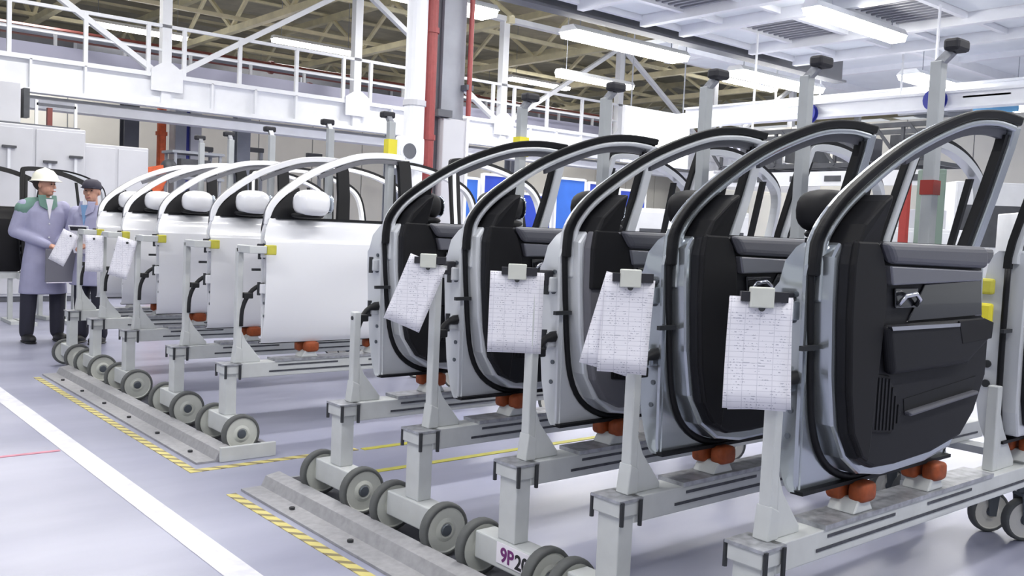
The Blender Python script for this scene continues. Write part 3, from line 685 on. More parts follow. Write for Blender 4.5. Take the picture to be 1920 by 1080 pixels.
# ================================================================== door trolleys
def wheel(parent, x, y, r=0.115, w=0.045, ax='y', mt='disc', z=None):
    z = r if z is None else z
    wl = MB().lathe([(0.03, -w * .42), (r * .30, -w * .50), (r * .45, -w * .36), (r * .78, -w * .40), (r * .84, -w * .5), (r * .84, w * .5), (r * .78, w * .40), (r * .45, w * .36), (r * .30, w * .50), (0.03, w * .42)], 24, ax, (x, y, z)).build('wheel', mt, parent, smooth=False)
    MB().lathe([(r * .83, -w * .5), (r * .97, -w * .46), (r, -w * .25), (r, w * .25), (r * .97, w * .46), (r * .83, w * .5), (r * .80, 0), (r * .83, -w * .5)], 28, ax, (x, y, z), False).build('tyre', 'tyre', wl, smooth=True)
    MB().lathe([(0.001, -w * .62), (r * .2, -w * .60), (r * .24, -w * .44), (r * .24, w * .44), (r * .2, w * .60), (0.001, w * .62)], 14, ax, (x, y, z)).build('hub', 'hub', wl)
    return wl
def make_trolley(s, arm=True):
    """origin under the front axle; s = +1 when the outer face of its door looks along +y"""
    t = empty('door_trolley')
    for sy in (-1, 1): wheel(t, 0, sy * .20, z=.122)
    MB().box(-.05, .05, -.172, .172, .095, .205).build('axle_box', 'trolley', t, bevel=0.006)
    MB().cyl((0, -.225, .122), (0, .225, .122), .018, n=10).build('axle', 'bolt', t)
    MB().box(-.035, .035, -.05, .05, .205, .47).build('lower_post', 'trolley', t, bevel=0.004)
    cl = MB().box(-.05, .055, -.062, .062, .455, .505).build('clamp', 'trolley', t, bevel=0.004)
    MB().box(-.056, .06, -.068, .068, .505, .515).build('clamp_plate', 'beam', cl)
    for y in (-.07, .07): MB().cyl((-.045, y, .43), (-.045, y, .51), .008, n=6).build('clamp_bolt', 'bolt', cl)
    MB().cyl((.045, -.07, .42), (.045, -.07, .51), .008, n=6).build('clamp_bolt', 'bolt', cl)
    MB().box(.035, .072, -.022, .022, .515, 1.22).build('upper_post', 'trolley', t, bevel=0.005)
    MB().prism([(.072, .515), (.195, .515), (.195, .535), (.10, .65), (.072, .71)], -.021, .021).build('gusset', 'trolley', t, bevel=.004)
    MB().prism([(.022, .515), (.075, .515), (.075, .60), (.035, .62)], -.028, .028).build('post_foot', 'trolley', t, bevel=.004)
    bm_ = MB().box(.03, 2.72, -.055, .055, .425, .515).build('beam', 'trolley', t, bevel=0.004)
    MB().box(.28, 1.48, -.06, .06, .515, .530).build('top_plate', 'beam', bm_)
    MB().box(.24, 2.65, -.0575, -.0555, .452, .462).build('side_slot', 'slot', bm_); MB().box(.24, 2.65, .0555, .0575, .452, .462).build('side_slot', 'slot', bm_)
    MB().box(.30, .72, -.0575, -.0555, .488, .498).build('side_slot', 'slot', bm_); MB().box(.95, 1.3, -.0575, -.0555, .488, .498).build('side_slot', 'slot', bm_)
    MB().box(1.56, 1.60, -.022, .022, .515, .86).build('middle_post', 'trolley', t, bevel=0.005)
    MB().prism([(1.60, .515), (1.76, .515), (1.76, .54), (1.64, .68), (1.60, .75)], -.021, .021).build('gusset', 'trolley', t, bevel=.004)
    MB().box(.07, .15, s * .06 - .012, s * .06 + .012, 1.205, 1.225).build('stop_arm', 'trolley', t); MB().box(.145, .185, s * .06 - .022, s * .06 + .022, 1.185, 1.245).build('stop_block', 'cap', t, bevel=.005)
    for x in (.52, 1.02, 1.86, 2.28):
        rs = MB().prism([(x - .06, .53), (x + .06, .53), (x + .03, .575), (x - .03, .575)], -.05, .05).build('door_rest', 'trolley', t, bevel=0.006)
        for k, yy in enumerate((-.034, .034)):
            MB().ell((x + .012 * (1 - 2 * k), yy, .596), .050, .030, .034, 14, 10, .5).build('rest_pad', 'orange', rs, smooth=True)
    MB().box(1.155, 1.205, .13 - .022, .13 + .022, .44, 2.10).build('tall_post', 'post', t, bevel=0.004)
    MB().box(1.15, 1.21, 0, .15, .445, .50).build('post_bracket', 'trolley', t)
    nk = MB().bar((1.18, .13, 2.09), (1.185, .13 - s * .045, 2.135), .035, .03).build('post_neck', 'beam', t)
    MB().box(1.135, 1.235, .13 - s * .06 - .03, .13 - s * .06 + .03, 2.13, 2.175).build('post_cap', 'cap', t, bevel=0.012)
    MB().box(2.44, 2.56, -.24, .24, .39, .425).build('rear_bolster', 'trolley', t)
    for sy in (-1, 1):
        q_ = wheel(t, 0, 0, r=.105, w=.045, mt='cream', z=.105); q_.location = (2.50, sy * .20, 0); q_.rotation_euler = (0, 0, -.55)
        MB().cyl((2.50, sy * .20, .235), (2.50, sy * .20, .39), .035, n=10).build('caster_swivel', 'hub', t)
        fk = MB().box(-.035, .035, -.038, .038, .222, .238)
        for q in (-1, 1): fk.prism([(-.035, .235), (.035, .235), (.018, .085), (-.018, .085)], q * .034 - .004, q * .034 + .004)
        fk = fk.build('caster_fork', 'hub', t, loc=(2.50, sy * .20, 0)); fk.rotation_euler = (0, 0, -.55)
    if arm:
        MB().box(.035, .075, min(0, s * .175), max(0, s * .175), 1.19, 1.235).build('cross_arm', 'trolley', t, bevel=0.004)
        MB().box(.03, .14, s * .175 - .02, s * .175 + .02, 1.19, 1.235).build('side_arm', 'trolley', t, bevel=0.004)
        MB().box(.14, .20, s * .175 - .026, s * .175 + .026, 1.183, 1.242).build('arm_pad', 'yellow', t, bevel=0.006)
    return t
TR = make_trolley(1, False); TL = make_trolley(-1)
TRL = ['grey door trolley without a sheet, first of the nearer row beside the white doors', 'grey door trolley carrying the most tilted inspection sheet', 'grey door trolley with the number label on its axle', 'grey door trolley carrying the sheet with a skewed lower edge', 'grey door trolley in front, its lower post cut by the photo bottom']
for i, y in enumerate(RY):
    o = TR if i == 0 else copy_tree(TR)
    place(o, 2.3, y, 0, 0); tag(o, TRL[i], 'trolley', 'door trolleys of the nearer row')
    if i == 2: T3 = o
TLL = ['grey door trolley ending at the rail end plate, nearest of the farther row', 'grey door trolley, second nearest of the farther row', 'grey door trolley, middle of the farther row', 'grey door trolley, second farthest of the farther row', 'grey door trolley, farthest one, in front of the worker in the dark cap']
for i, y in enumerate(LY):
    o = TL if i == 0 else copy_tree(TL)
    place(o, 2.3, y, 0, 0); tag(o, TLL[i], 'trolley', 'door trolleys of the farther row')
# the first trolley of the nearer row carries no sheet: its front post is shorter
for o in list(TR.children):
    if o.name.split('.')[0] == 'upper_post':
        bpy.data.objects.remove(o)
    elif o.name.split('.')[0] in ('stop_arm', 'stop_block'): bpy.data.objects.remove(o)
up = MB().box(.035, .072, -.022, .022, .515, .96).build('upper_post', 'trolley', TR, bevel=.005)
MB().lathe([(.010, -.003), (.010, .0)], 10, 'x', (.034, 0, .93)).build('bolt_hole', 'bolt', up)
# red band on the nearest tall post, yellow sleeves on two posts
def add_child(parent_label, name, mb, mt):
    for o in COL.objects:
        if o.get('label') == parent_label: return mb.build(name, mt, o)
add_child(TRL[4], 'red_band', MB().box(1.151, 1.209, .13 - .026, .13 + .026, 1.60, 1.655), 'red')
add_child(TRL[0], 'yellow_sleeve', MB().box(1.145, 1.215, .13 - .03, .13 + .03, 1.82, 1.93), 'yellowb')
add_child(TLL[0], 'yellow_sleeve', MB().box(1.145, 1.215, .13 - .03, .13 + .03, 1.88, 1.98), 'yellowb')
# number label 9P20 on the third trolley's axle
lb = MB().box(-.0545, -.0505, -.165, .03, .12, .20).build('number_label', 'label', T3)
def text_mesh(txt, size, mt, name, parent, loc, rot):
    cu = bpy.data.curves.new(name, 'FONT'); cu.body = txt; cu.size = size; cu.extrude = 0.0006; cu.offset = 0.002
    tmp = bpy.data.objects.new(name, cu); COL.objects.link(tmp); dg = bpy.context.evaluated_depsgraph_get()
    me = bpy.data.meshes.new_from_object(tmp.evaluated_get(dg)); bpy.data.objects.remove(tmp)
    me.materials.clear(); me.materials.append(M[mt]); o = bpy.data.objects.new(name, me); COL.objects.link(o); o.parent = parent; o.location = loc; o.rotation_euler = rot
    return o
rot = (math.pi / 2, 0, -math.pi / 2)
text_mesh('9P', .078, 'purple', 'lettering', lb, (-.0555, 0.005, .132), rot); text_mesh('20', .078, 'ink', 'lettering', lb, (-.0555, -.080, .128), rot)

yt = tag(MB().box(-.015, .015, -.04, .04, -.042, .042).build('yellow_tag', 'yellowb', loc=(3.885, 1.645, 1.145), bevel=.01), 'bright yellow tag behind the nearest door, at the photo right', 'tag')
yt2 = tag(MB().box(-.015, .015, -.04, .04, -.032, .032).build('yellow_tag', 'yellow', loc=(3.885, 1.645, 1.255), bevel=.01), 'dull yellow pad just above the bright yellow tag', 'tag')

# ================================================================== inspection sheets
def sheet(loc, rz, tilt, lean, w, h, label, fan=0.0, clip=True, curl=0.02):
    t = tag(empty('inspection_sheet', loc, rz), label, 'paper sheet', 'inspection sheets hung on the trolleys')
    def leaf(rot_, dy, nm):
        rows = []
        R = Matrix.Rotation(rot_, 3, 'Y') @ Matrix.Rotation(lean, 3, 'X')
        for a in (0, 1):
            pass
        n = 6; vs = []; fs = []
        for side in (0, 1):
            for i in range(n + 1):
                for j in range(n + 1):
                    u = -w / 2 + w * j / n; v = -h * i / n
                    y = -curl * (i / n) ** 2 + 0.006 * math.sin(j / n * math.pi) + side * 0.0012 + dy
                    vs.append(R @ Vector((u, y, v)))
        k = (n + 1) * (n + 1)
        for i in range(n):
            for j in range(n):
                a = i * (n + 1) + j; fs.append((a, a + 1, a + n + 2, a + n + 1)); fs.append((k + a, k + a + n + 1, k + a + n + 2, k + a + 1))
        for i in range(n):
            for a, b in ((i, i + 1), (n * (n + 1) + i, n * (n + 1) + i + 1), (i * (n + 1), (i + 1) * (n + 1)), (i * (n + 1) + n, (i + 1) * (n + 1) + n)): fs.append((a, b, k + b, k + a))
        return MB().add(vs, fs).build(nm, 'paper', t, smooth=True)
    leaf(tilt, 0.0, 'sheet')
    if fan: leaf(tilt + fan, 0.004, 'sheet')
    if clip:
        hc = MB().box(-.035, .035, -.012, .014, -.03, .03).build('sheet_holder', 'disc', t, bevel=.004)
        MB().box(.03, .075, -.010, .018, -.012, .018).build('clip', 'cap', hc); MB().box(-.06, -.03, -.006, .016, -.012, .016).build('clip', 'cap', hc)
    MB().lathe([(0.010, -0.004), (0.010, 0.0)], 10, 'y', (0.0, -0.006, -.03)).build('pin', 'bolt', t)
    return t
RZ = -0.70
for i, (dx, dy, z, tilt, lean, w, h, fan, curl, lab) in enumerate((
        (-.05, -.04, 1.250, .36, .05, .165, .30, 0.0, .02, 'printed inspection sheet tilted sideways on the second trolley'),
        (-.05, .02, 1.24, 0.0, .04, .205, .31, 0.0, .01, 'upright printed table sheet on the trolley with the number label'),
        (-.05, -.03, 1.255, .05, .05, .165, .315, .20, .03, 'printed inspection sheet fanned to the left at its foot'),
        (-.05, .015, 1.235, .02, .05, .185, .325, -.05, .03, 'largest printed inspection sheet, on the nearest trolley'))):
    sheet((2.33 + dx, RY[i + 1] + dy, z), RZ, tilt, lean, w, h, lab, fan, True, curl)
for i, (k, tilt, lab) in enumerate(((2, .25, 'small blank white sheet leaning on the middle trolley of the farther row'), (3, .0, 'small white sheet on the second farthest trolley of the farther row'), (4, .45, 'small slanting white sheet beside the worker in the dark cap'))):
    sheet((2.28, LY[k], 1.2), RZ, tilt, .05, .15, .30, lab, 0.0, False)

# ================================================================== background equipment
def cabinet(x, y, rz, w, d, h, mt, label, cat='cabinet', group=None, doors=2, win=False, top=None):
    t = tag(empty('machine_cabinet', (x, y, 0), rz), label, cat, group)
    MB().box(0, w, 0, d, 0.08, h).build('body', mt, t, bevel=0.015)
    MB().box(0.03, w - 0.03, 0.03, d - 0.03, 0, 0.08).build('plinth', 'dsteel', t)
    for k in range(doors):
        a, b = w * k / doors + 0.02, w * (k + 1) / doors - 0.02
        dr = MB().box(a, b, -0.02, 0.0, 0.12, h - 0.05).build('door', mt, t, bevel=0.006)
        MB().box(b - 0.08, b - 0.05, -0.045, -0.02, h * .5, h * .5 + 0.14).build('handle', 'dsteel', dr)
        if win: MB().box(a + .06, b - .06, -0.028, -0.02, h * .58, h * .85).build('viewing_pane', 'mdark', dr)
    if top: MB().box(w * .1, w * .9, d * .15, d * .85, h, h + top).build('top_unit', 'greyp', t, bevel=0.01)
    return t
# left, behind the workers
pt = cabinet(2.0, 15.2, 0, 2.15, 0.7, 2.62, 'greyp', 'tall grey-white partition cabinet at the left edge behind the workers', doors=3)
cabinet(4.2, 15.5, 0, 1.0, 0.7, 2.45, 'greyp', 'grey-white cabinet between the partition and the dark column', doors=2)
cabinet(4.5, 17.0, 0, 0.9, 0.6, 1.9, 'machine', 'short white cabinet left of the orange robot', doors=1)
cabinet(1.3, 13.6, 0, 1.0, 0.5, 0.75, 'machine', 'low white cart at the left edge behind the dark doors', cat='cart', doors=1)
for hx, hz in ((1.09, 2.26), (2.0, 2.18), (1.64, 2.08)):
    hk = MB().box(hx - .09, hx + .09, -.10, -.02, hz, hz + .035).build('hook_plate', 'mdark', pt); MB().box(hx - .02, hx + .02, -.05, -.02, hz - .3, hz).build('hook_arm', 'wsteel', hk)
ws = tag(empty('wall_box', (2.2, 15.35, 2.62)), 'grey switch box mounted above the partition at the left edge', 'switch box')
MB().box(0, 1.08, 0, .3, 0.03, .62).build('box_body', 'greyp', ws, bevel=.01); MB().box(1.12, 1.2, 0, .2, .12, .55).build('side_channel', 'mdark', ws); MB().box(.0, 1.9, -.03, .3, 0, .03).build('shelf_edge', 'dsteel', ws)
MB().box(1.45, 1.52, .02, .1, .03, .30).build('red_indicator', 'brownp', ws); MB().box(1.3, 1.85, .02, .06, .32, .36).build('upper_bar', 'dsteel', ws)
for a in (1.28, 1.83): MB().box(a, a + .04, .02, .06, .03, .40).build('bar_support', 'wsteel', ws)
rob = tag(empty('orange_robot', (5.75, 17.2, 0)), 'small orange robot arm seen above the dark cap of the worker', 'robot')
MB().cyl((0, 0, 0), (0, 0, 1.3), .22, .18, n=14).build('pedestal', 'mirrorp', rob); MB().ell((0, 0, 1.5), .24, .22, .26, 14, 10).build('shoulder_joint', 'mirrorp', rob, smooth=True)
MB().bar((0, 0, 1.5), (.35, -.1, 2.25), .18, .16).build('lower_arm', 'mirrorp', rob, bevel=.02); MB().bar((.35, -.1, 2.25), (-.3, -.15, 2.1), .14, .12).build('upper_arm', 'mirrorp', rob, bevel=.02)
MB().ell((.35, -.1, 2.25), .15, .15, .15, 12, 8).build('elbow_joint', 'mdark', rob, smooth=True); MB().cyl((-.3, -.15, 2.1), (-.45, -.16, 2.0), .07, n=10).build('wrist', 'greyp', rob)
sh = tag(empty('steel_shelf', (6.6, 18.2, 0)), 'small steel shelf with a dark unit beside the orange robot', 'shelf')
for a, b in ((0, 0), (.9, 0), (0, .5), (.9, .5)): MB().box(a, a + .05, b, b + .05, 0, 2.65).build('upright', 'gsteel', sh)
for z in (.5, 1.3, 2.1, 2.6): MB().box(-.05, 1.0, -.03, .58, z, z + .05).build('shelf_board', 'gsteel', sh)
MB().box(.15, .75, .05, .5, 2.15, 2.5).build('stored_unit', 'mdark', sh)
for i, (x, y, h) in enumerate(((9.2, 22.9, 3.0), (10.6, 23.0, 3.1), (12.3, 23.0, 3.1))):
    t = tag(empty('lamp_pole', (x, y, 0)), 'slim grey pole with a small dark head against the cream wall, %s from the left' % ORD[i], 'pole', 'slim poles by the cream wall')
    MB().cyl((0, 0, 0), (0, 0, h), .05).build('pole', 'gsteel', t); MB().box(-.4, .06, -.06, .06, h, h + .12).build('head', 'mdark', t, bevel=.02); MB().cyl((0, 0, 0), (0, 0, .03), .15).build('base', 'dsteel', t)
# blue boards
bb = [(8.0, 1.1, 2.12, 'blue2'), (8.75, 1.0, 2.20, 'blue'), (9.5, 1.0, 1.95, 'blue'), (10.25, 1.0, 2.25, 'blue2'), (11.0, 1.0, 2.22, 'blue'), (11.75, 1.0, 2.15, 'blue')]
for i, (x, z0, z1, mt) in enumerate(bb):
    t = tag(empty('partition_board', (x, 11.2, 0)), '%s partition board on a white frame behind the door rows, %s from the hall column' % ('bright blue' if mt == 'blue2' else 'deep blue', ORD[i]), 'board', 'blue partition boards')
    MB().box(.04, .66, 0, .04, z0, z1).build('board', mt, t)
    for a in (0, .66): MB().box(a, a + .04, -.01, .05, 0, z1 + .03).build('frame_post', 'wsteel', t)
    MB().box(.04, .66, -.01, .05, z1, z1 + .04).build('frame_rail', 'wsteel', t); MB().box(.04, .66, -.01, .05, z0 - .04, z0).build('frame_rail', 'wsteel', t)
# right: white machines seen through the windows
cabinet(8.9, 8.2, -.5, 1.6, .8, 1.75, 'machine', 'white machine cabinet seen through the windows left of the bright panel', doors=2, win=True)
cabinet(10.8, 6.8, -.7, 2.0, .9, 1.65, 'machine', 'wide white machine seen through the second nearest door window', doors=3, win=True, top=.25)
cabinet(12.6, 5.0, -.9, 1.4, .8, 1.9, 'machine', 'white control cabinet seen through the nearest door window', doors=2, win=True)
cabinet(12.0, 9.6, -.5, 2.4, .9, 2.2, 'cream', 'cream machine housing behind the wide white machine', doors=3, win=False, top=.3)
cabinet(15.5, 3.4, -1.0, 2.2, .9, 2.1, 'cream', 'cream housing at the right edge of the hall', doors=3, win=True)
cabinet(15.2, 7.0, -.8, 2.2, .8, 2.5, 'machine', 'tall white machine in the far right of the hall', doors=2, win=True)
pp = tag(empty('red_post', (10.75, 5.54, 0)), 'red painted post beside a grey-green cabinet through the nearest window', 'post')
MB().box(-.045, .045, -.045, .045, 0.04, 2.42).build('post_body', 'red', pp, bevel=.01); MB().box(-.16, .16, -.16, .16, 0, .04).build('base_plate', 'red', pp); MB().box(-.07, .07, -.06, -.045, 1.2, 1.45).build('sign_plate', 'wsteel', pp)
cabinet(10.98, 5.45, -.87, .26, .3, 2.35, 'green', 'narrow grey-green cabinet beside the red post', doors=1)
cv = tag(empty('overhead_conveyor', (12.0, 5.6, 2.45)), 'dark lattice conveyor hanging behind the second nearest door window', 'conveyor')
for a in (-.35, .35):
    for z in (0, .5): MB().box(a - .03, a + .03, 0, 3.4, z, z + .06).build('rail', 'mdark', cv)
for k in range(8):
    MB().box(-.35, .35, k * .48, k * .48 + .05, 0, .05).build('cross_bar', 'mdark', cv); MB().bar((-.38, k * .48, .03), (-.38, k * .48 + .4, .53), .035).build('lattice_bar', 'mdark', cv); MB().box(-.37, -.33, k * .48, k * .48 + .04, .05, .5).build('upright', 'mdark', cv)
for k in range(4): MB().box(-.2, .25, .3 + k * .8, .75 + k * .8, .1, .42).build('carrier_box', ('mdark', 'dsteel')[k % 2], cv)
MB().box(-.42, -.36, -.1, 3.5, -.26, -.06).build('side_panel', 'machine', cv)
for k in range(6): MB().box(-.43, -.42, .2 + k * .55, .45 + k * .55, -.2, -.12).build('panel_slot', 'mdark', cv)
for a in (.3, 3.1): MB().cyl((0, a, .5), (0, a, 2.1), .02, n=6).build('hanger', 'wsteel', cv)
def gantry(x, y0, y1, z, label):
    t = tag(empty('overhead_beam', (x, y0, z)), label, 'beam', 'white overhead beams at right'); L = y1 - y0
    MB().box(-.05, .05, 0, L, 0, .2).build('beam_web', 'wsteel', t); MB().box(-.14, .14, 0, L, .2, .24).build('beam_flange', 'wsteel', t); MB().box(-.14, .14, 0, L, -.04, 0).build('beam_flange', 'wsteel', t)
    for k in range(int(L / 2.5)): MB().cyl((0, .6 + k * 2.5, .24), (0, .6 + k * 2.5, 5.5 - z), .02, n=6).build('hanger', 'wsteel', t)
    return t
gantry(15.3, 0, 13, 3.72, 'white overhead beam in the right background, the lower one'); gantry(16.8, 0, 14, 4.1, 'white overhead beam in the right background, the upper one')
gl = tag(empty('backlit_panel', (14.6, 12.9, 2.9)), 'large glaring backlit panel left of the bright hall', 'light panel')
MB().box(-1.0, 1.0, 0, .08, -.06, 1.06).build('panel_frame', 'wsteel', gl); MB().box(-.95, .95, -.02, 0, 0, 1.0).build('light_face', 'glow', gl)
for s_ in (-.8, .8): MB().cyl((s_, .04, 1.06), (s_, .04, 5.3), .015, n=6).build('hanger', 'gsteel', gl)
for i, (x, y, z) in enumerate(((15.1, 9.75, 3.75), (15.0, 7.35, 3.8))):
    t = tag(empty('hose_reel', (x, y, z)), ('blue hose reel hanging behind the second nearest tall post', 'blue hose reel hanging behind the nearest tall post')[i], 'hose reel', 'blue hose reels')
    MB().lathe([(.18, -.06), (.18, -.04), (.10, -.04), (.10, .04), (.18, .04), (.18, .06)], 18, 'x').build('drum', 'navy', t); MB().box(-.03, .35, -.03, .03, .1, .16).build('bracket', 'gsteel', t); MB().cyl((-.08, 0, 0), (.08, 0, 0), .04, n=10).build('spindle', 'wsteel', t)
bs = tag(empty('hanging_sheet', (15.6, 6.75, 3.62)), 'light blue sheet hanging right of the nearest tall post', 'sheet')
MB().box(0, .04, -.45, .25, 0, .22).build('sheet_body', 'sky', bs); MB().box(-.35, .04, -.47, .27, .22, .25).build('top_bar', 'wsteel', bs)

# ================================================================== people
def capsule(mb, a, b, r0, r1, n=10):
    mb.cyl(a, b, r0, r1, n=n); mb.ell(a, r0, r0, r0, n, 6); mb.ell(b, r1, r1, r1, n, 6)
def chain(mb, pts, rs, n=10):
    for (p, q), (a, b) in zip(zip(pts, pts[1:]), zip(rs, rs[1:])): capsule(mb, p, q, a, b, n)
def rings(mb, rs, n=18):
    rows = []
    for z, rx, ry, cx, cy in rs: rows.append([(cx + rx * math.cos(2 * math.pi * k / n), cy + ry * math.sin(2 * math.pi * k / n), z) for k in range(n)])
    vs = [p for r in rows for p in r]; fs = []
    for i in range(len(rows) - 1):
        for k in range(n): fs.append((i * n + k, i * n + (k + 1) % n, (i + 1) * n + (k + 1) % n, (i + 1) * n + k))
    fs += [tuple(range(n - 1, -1, -1)), tuple(range((len(rows) - 1) * n, len(rows) * n))]
    mb.add(vs, fs)
def remesh(o, vox, it=4):
    md = o.modifiers.new('remesh', 'REMESH'); md.mode = 'VOXEL'; md.voxel_size = vox; md.use_smooth_shade = True
    sm = o.modifiers.new('smooth', 'SMOOTH'); sm.iterations = it; sm.factor = 0.5
    return o
def hand(mb, wrist, direction, side, curl=0.6):
    d = Vector(direction).normalized(); up = Vector((0, 0, 1)); lat = d.cross(up).normalized() if abs(d.z) < .95 else Vector((1, 0, 0)); nrm = lat.cross(d).normalized()
    w = Vector(wrist); pc = w + d * .05
    mb.ell(pc, .034, .034, .030, 10, 6)
    capsule(mb, w, w + d * .075, .026, .032, 8)
    for k, L in enumerate((.070, .078, .072, .058)):
        b = w + d * .082 + lat * (k - 1.5) * .019; mid_ = b + (d * .8 - nrm * curl * .5) * L * .5; tip = mid_ + (d * .4 - nrm * curl) * L * .5
        chain(mb, [b, mid_, tip], [.0095, .009, .008], 6)
    th = w + d * .03 + lat * side * .03
    chain(mb, [th, th + (lat * side * .7 + d * .7) * .035, th + (lat * side * .4 + d) * .062], [.012, .0105, .009], 6)
def person(loc, rz, label, arms, head_yaw, coat_len, headwear, hgt=1.0, legs=.10, shirt='shirt', green=False, glance=0.0):
    r = tag(empty('person', loc, rz), label, 'person')
    RH = Matrix.Rotation(head_yaw, 3, 'Z'); HC = Vector((0, -.015, 1.615))
    def hp(x, y, z): return RH @ (Vector((x, y, z))) + HC
    b = MB()
    def hell(c, rx, ry, rz_, n=14, m_=10):
        k = MB().ell((0, 0, 0), rx, ry, rz_, n, m_); b.add([hp(*(Vector(v) + Vector(c))) for v in k.v], k.f)
    hell((0, .01, .02), .076, .094, .102); hell((0, -.02, -.045), .060, .066, .072); hell((0, -.05, -.085), .036, .034, .028)
    hell((0, -.095, -.015), .012, .020, .024, 8, 6); hell((0, -.105, -.028), .016, .014, .010, 8, 6)
    for s_ in (-1, 1): hell((s_ * .078, .012, -.01), .011, .020, .032, 8, 6); hell((s_ * .03, -.078, .022), .024, .012, .010, 8, 6)
    hell((0, -.084, -.062), .024, .010, .007, 8, 6)
    capsule(b, (0, .01, 1.42), HC + Vector((0, .015, -.06)), .058, .052)
    rings(b, [(.86, .15, .10, 0, 0), (1.0, .14, .095, 0, 0), (1.2, .155, .10, 0, 0), (1.36, .165, .095, 0, 0), (1.44, .11, .07, 0, .01)], 14)
    for s_, (el, wr, hd) in zip((-1, 1), arms):
        chain(b, [(s_ * .17, .01, 1.40), el, wr], [.052, .040, .028]); hand(b, wr, hd, -s_)
        chain(b, [(s_ * .085, 0, .90), (s_ * legs, -.01, .50), (s_ * (legs + .01), .02, .09)], [.085, .058, .042])
        chain(b, [(s_ * (legs + .01), .03, .05), (s_ * (legs + .02), -.14, .035)], [.04, .034])
    remesh(b.build('body', 'skin', r), .0065, 3)
    c = MB()
    z1 = coat_len
    rings(c, [(z1, .235, .165, 0, 0), (z1 + .12, .225, .16, 0, 0), (.86, .20, .145, 0, 0), (1.0, .175, .13, 0, 0), (1.18, .185, .135, 0, -.005), (1.34, .20, .13, 0, 0), (1.42, .175, .105, 0, .01), (1.475, .085, .085, 0, .015)], 20)
    for s_, (el, wr, hd) in zip((-1, 1), arms):
        w0 = Vector(wr); e0 = Vector(el); chain(c, [(s_ * .185, .01, 1.385), el, e0 + (w0 - e0) * .93], [.078, .064, .046])
    remesh(c.build('coat', 'coat', r), .011, 6)
    if green:
        g = MB(); rings(g, [(1.43, .135, .105, 0, .012), (1.485, .10, .09, 0, .015)], 18)
        capsule(g, (-.13, .01, 1.40), (-.20, .01, 1.36), .085, .082)
        remesh(g.build('shoulder_yoke', 'collar', r), .011, 5)
    MB().prism([(-.035, 1.47), (.035, 1.47), (.0, 1.26)], -.150, -.128).build('shirt_front', shirt, r)
    cl = MB()
    for s_ in (-1, 1): cl.add([(s_ * .03, -.13, 1.50), (s_ * .09, -.085, 1.50), (s_ * .085, -.125, 1.40), (s_ * .02, -.158, 1.36), (s_ * .03, -.12, 1.51), (s_ * .09, -.075, 1.51), (s_ * .085, -.11, 1.40), (s_ * .02, -.145, 1.36)], [(0, 1, 2, 3), (4, 7, 6, 5), (0, 4, 5, 1), (1, 5, 6, 2), (2, 6, 7, 3), (3, 7, 4, 0)])
    cl.build('lapels', 'collar' if green else 'coat', r)
    bt_ = MB()
    for z in (1.22, 1.08, .94, .80): bt_.ell((0, -.148 if z > 1.1 else -.14 - (1.1 - z) * .06, z), .010, .006, .010, 8, 6)
    bt_.build('buttons', 'greyp', r, smooth=True)
    tr = MB()
    for s_ in (-1, 1): chain(tr, [(s_ * .08, 0, .92), (s_ * legs, -.01, .50), (s_ * (legs + .01), .02, .10)], [.105, .082, .070])
    remesh(tr.build('trousers', 'trous', r), .012, 3)
    for s_ in (-1, 1):
        k = MB(); k.ell((s_ * (legs + .015), -.055, .045), .052, .135, .045, 14, 8, .8); k.ell((s_ * (legs + .01), .03, .075), .048, .055, .05, 12, 8); o = k.build('shoe', 'shoe', r, smooth=True)
        MB().ell((s_ * (legs + .015), -.055, .012), .055, .14, .012, 14, 6, .7).build('sole', 'shoe', o)
    e = MB()
    for s_ in (-1, 1): e.ell(hp(s_ * .03, -.084, .008), .010, .006, .007, 8, 6)
    e.build('eyes', 'eye', r, smooth=True)
    e = MB()
    for s_ in (-1, 1): e.bar(hp(s_ * .045, -.086, .032), hp(s_ * .014, -.094, .034), .006, .008)
    e.build('eyebrows', 'hair', r)
    MB().bar(hp(-.022, -.098, -.064), hp(.022, -.098, -.064), .008, .010).build('lips', 'lip', r)
    hr = MB().ell((0, 0, 0), .083, .098, .098, 16, 10); hr.v = [tuple(hp(v[0], v[1] + .024, v[2] + .028) if not (v[1] < -.02 and v[2] < .02) else hp(v[0] * .9, -.0 + .02, v[2] + .03)) for v in hr.v]
    hr.build('hair', 'hair', r, smooth=True)
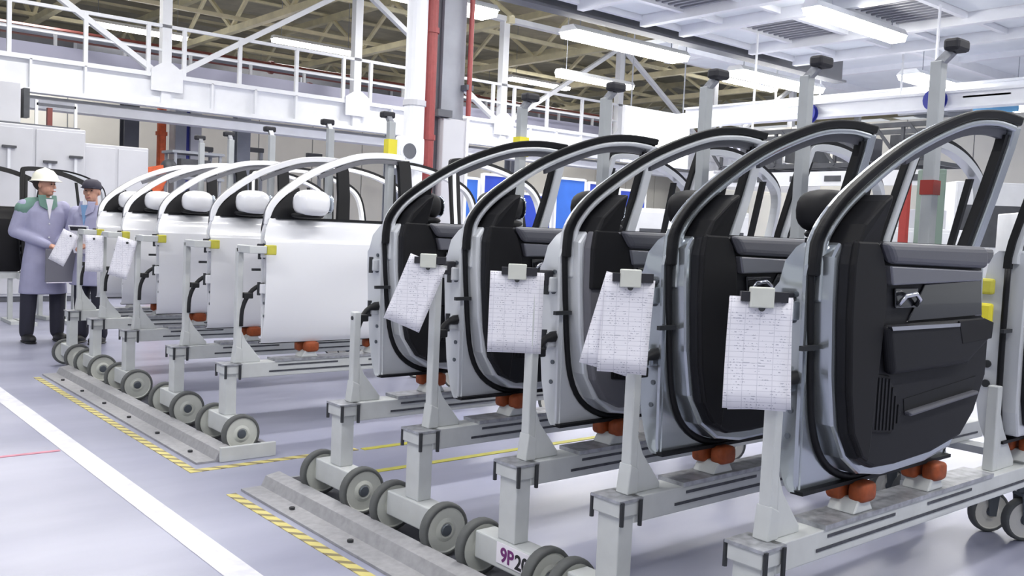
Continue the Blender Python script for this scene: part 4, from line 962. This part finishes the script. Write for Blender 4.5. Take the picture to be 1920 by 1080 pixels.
    if headwear == 'helmet':
        h = MB().lathe([(.001, .165), (.03, .163), (.07, .145), (.10, .105), (.112, .06), (.115, .045), (.128, .040), (.128, .034), (.11, .036), (.10, .034)], 24, 'z'); h.v = [tuple(hp(v[0], v[1] * 1.15 + (-.02 if v[2] < .05 and v[1] < 0 else 0), v[2] + .0)) for v in h.v]
        hh = h.build('helmet', 'helmet', r, smooth=True)
        rg = MB(); rg.tube([hp(0, y, z + .004) for y, z in ((-.115, .07), (-.08, .13), (0, .165), (.08, .13), (.115, .07))], .010, 6); rg.build('helmet_ridge', 'helmet', hh, smooth=True)
    else:
        h = MB().lathe([(.001, .135), (.05, .128), (.085, .10), (.096, .06), (.097, .035), (.09, .03)], 22, 'z'); h.v = [tuple(hp(v[0], v[1] * 1.15 + .01, v[2])) for v in h.v]
        hh = h.build('cap', 'capf', r, smooth=True)
        bm_ = MB().prism([(-.07, -.09), (.07, -.09), (.06, -.15), (.03, -.178), (-.03, -.178), (-.06, -.15)], .034, .044, 'z'); bm_.v = [tuple(hp(*v)) for v in bm_.v]; bm_.build('cap_peak', 'capf', hh)
    r.scale = (hgt, hgt, hgt)
    return r
def face(dx, dy): return math.atan2(dx, -dy)       # rz so that local -y looks along (dx, dy)
P1 = person((2.50, 10.62, 0), face(.12, -1), 'worker in a white helmet and lavender-grey coat holding a grey folder', [((-.27, .03, 1.13), (-.02, -.22, 1.00), (.75, -.5, -.35)), ((.27, .03, 1.13), (.06, -.24, .99), (-.6, -.5, -.5))], .75, .50, 'helmet', 1.02, .14, green=True)
fo = tag(empty('folder', (2.60, 10.34, .62), face(.25, -1)), 'dark grey folder held low in the hands of the helmeted worker', 'folder')
MB().box(-.16, .20, -.012, .012, .03, .37).build('cover', 'folder', fo, bevel=.004); MB().box(-.15, .19, -.008, .008, .02, .36).build('pages', 'label', fo)
P2 = person((2.90, 10.35, 0), face(-.75, -.66), 'worker in a dark cap and grey coat facing the helmeted worker', [((-.26, .0, 1.12), (-.10, -.24, 1.05), (.3, -.9, -.2)), ((.26, .0, 1.12), (.10, -.24, 1.05), (-.3, -.9, -.2))], .25, .62, 'cap', .99, .10, shirt='shirtb')
sheetp = tag(empty('handheld_sheets', (2.73, 10.11, .95), face(-.75, -.66)), 'white sheets held in front of the worker in the dark cap', 'paper sheet')
MB().box(-.11, .11, -.006, .0, 0, .30, Matrix.Rotation(.35, 3, 'X')).build('sheet', 'paper', sheetp); MB().box(-.09, .09, -.010, -.006, .25, .29, Matrix.Rotation(.35, 3, 'X'), (0, 0, .15)).build('clip', 'cap', sheetp)
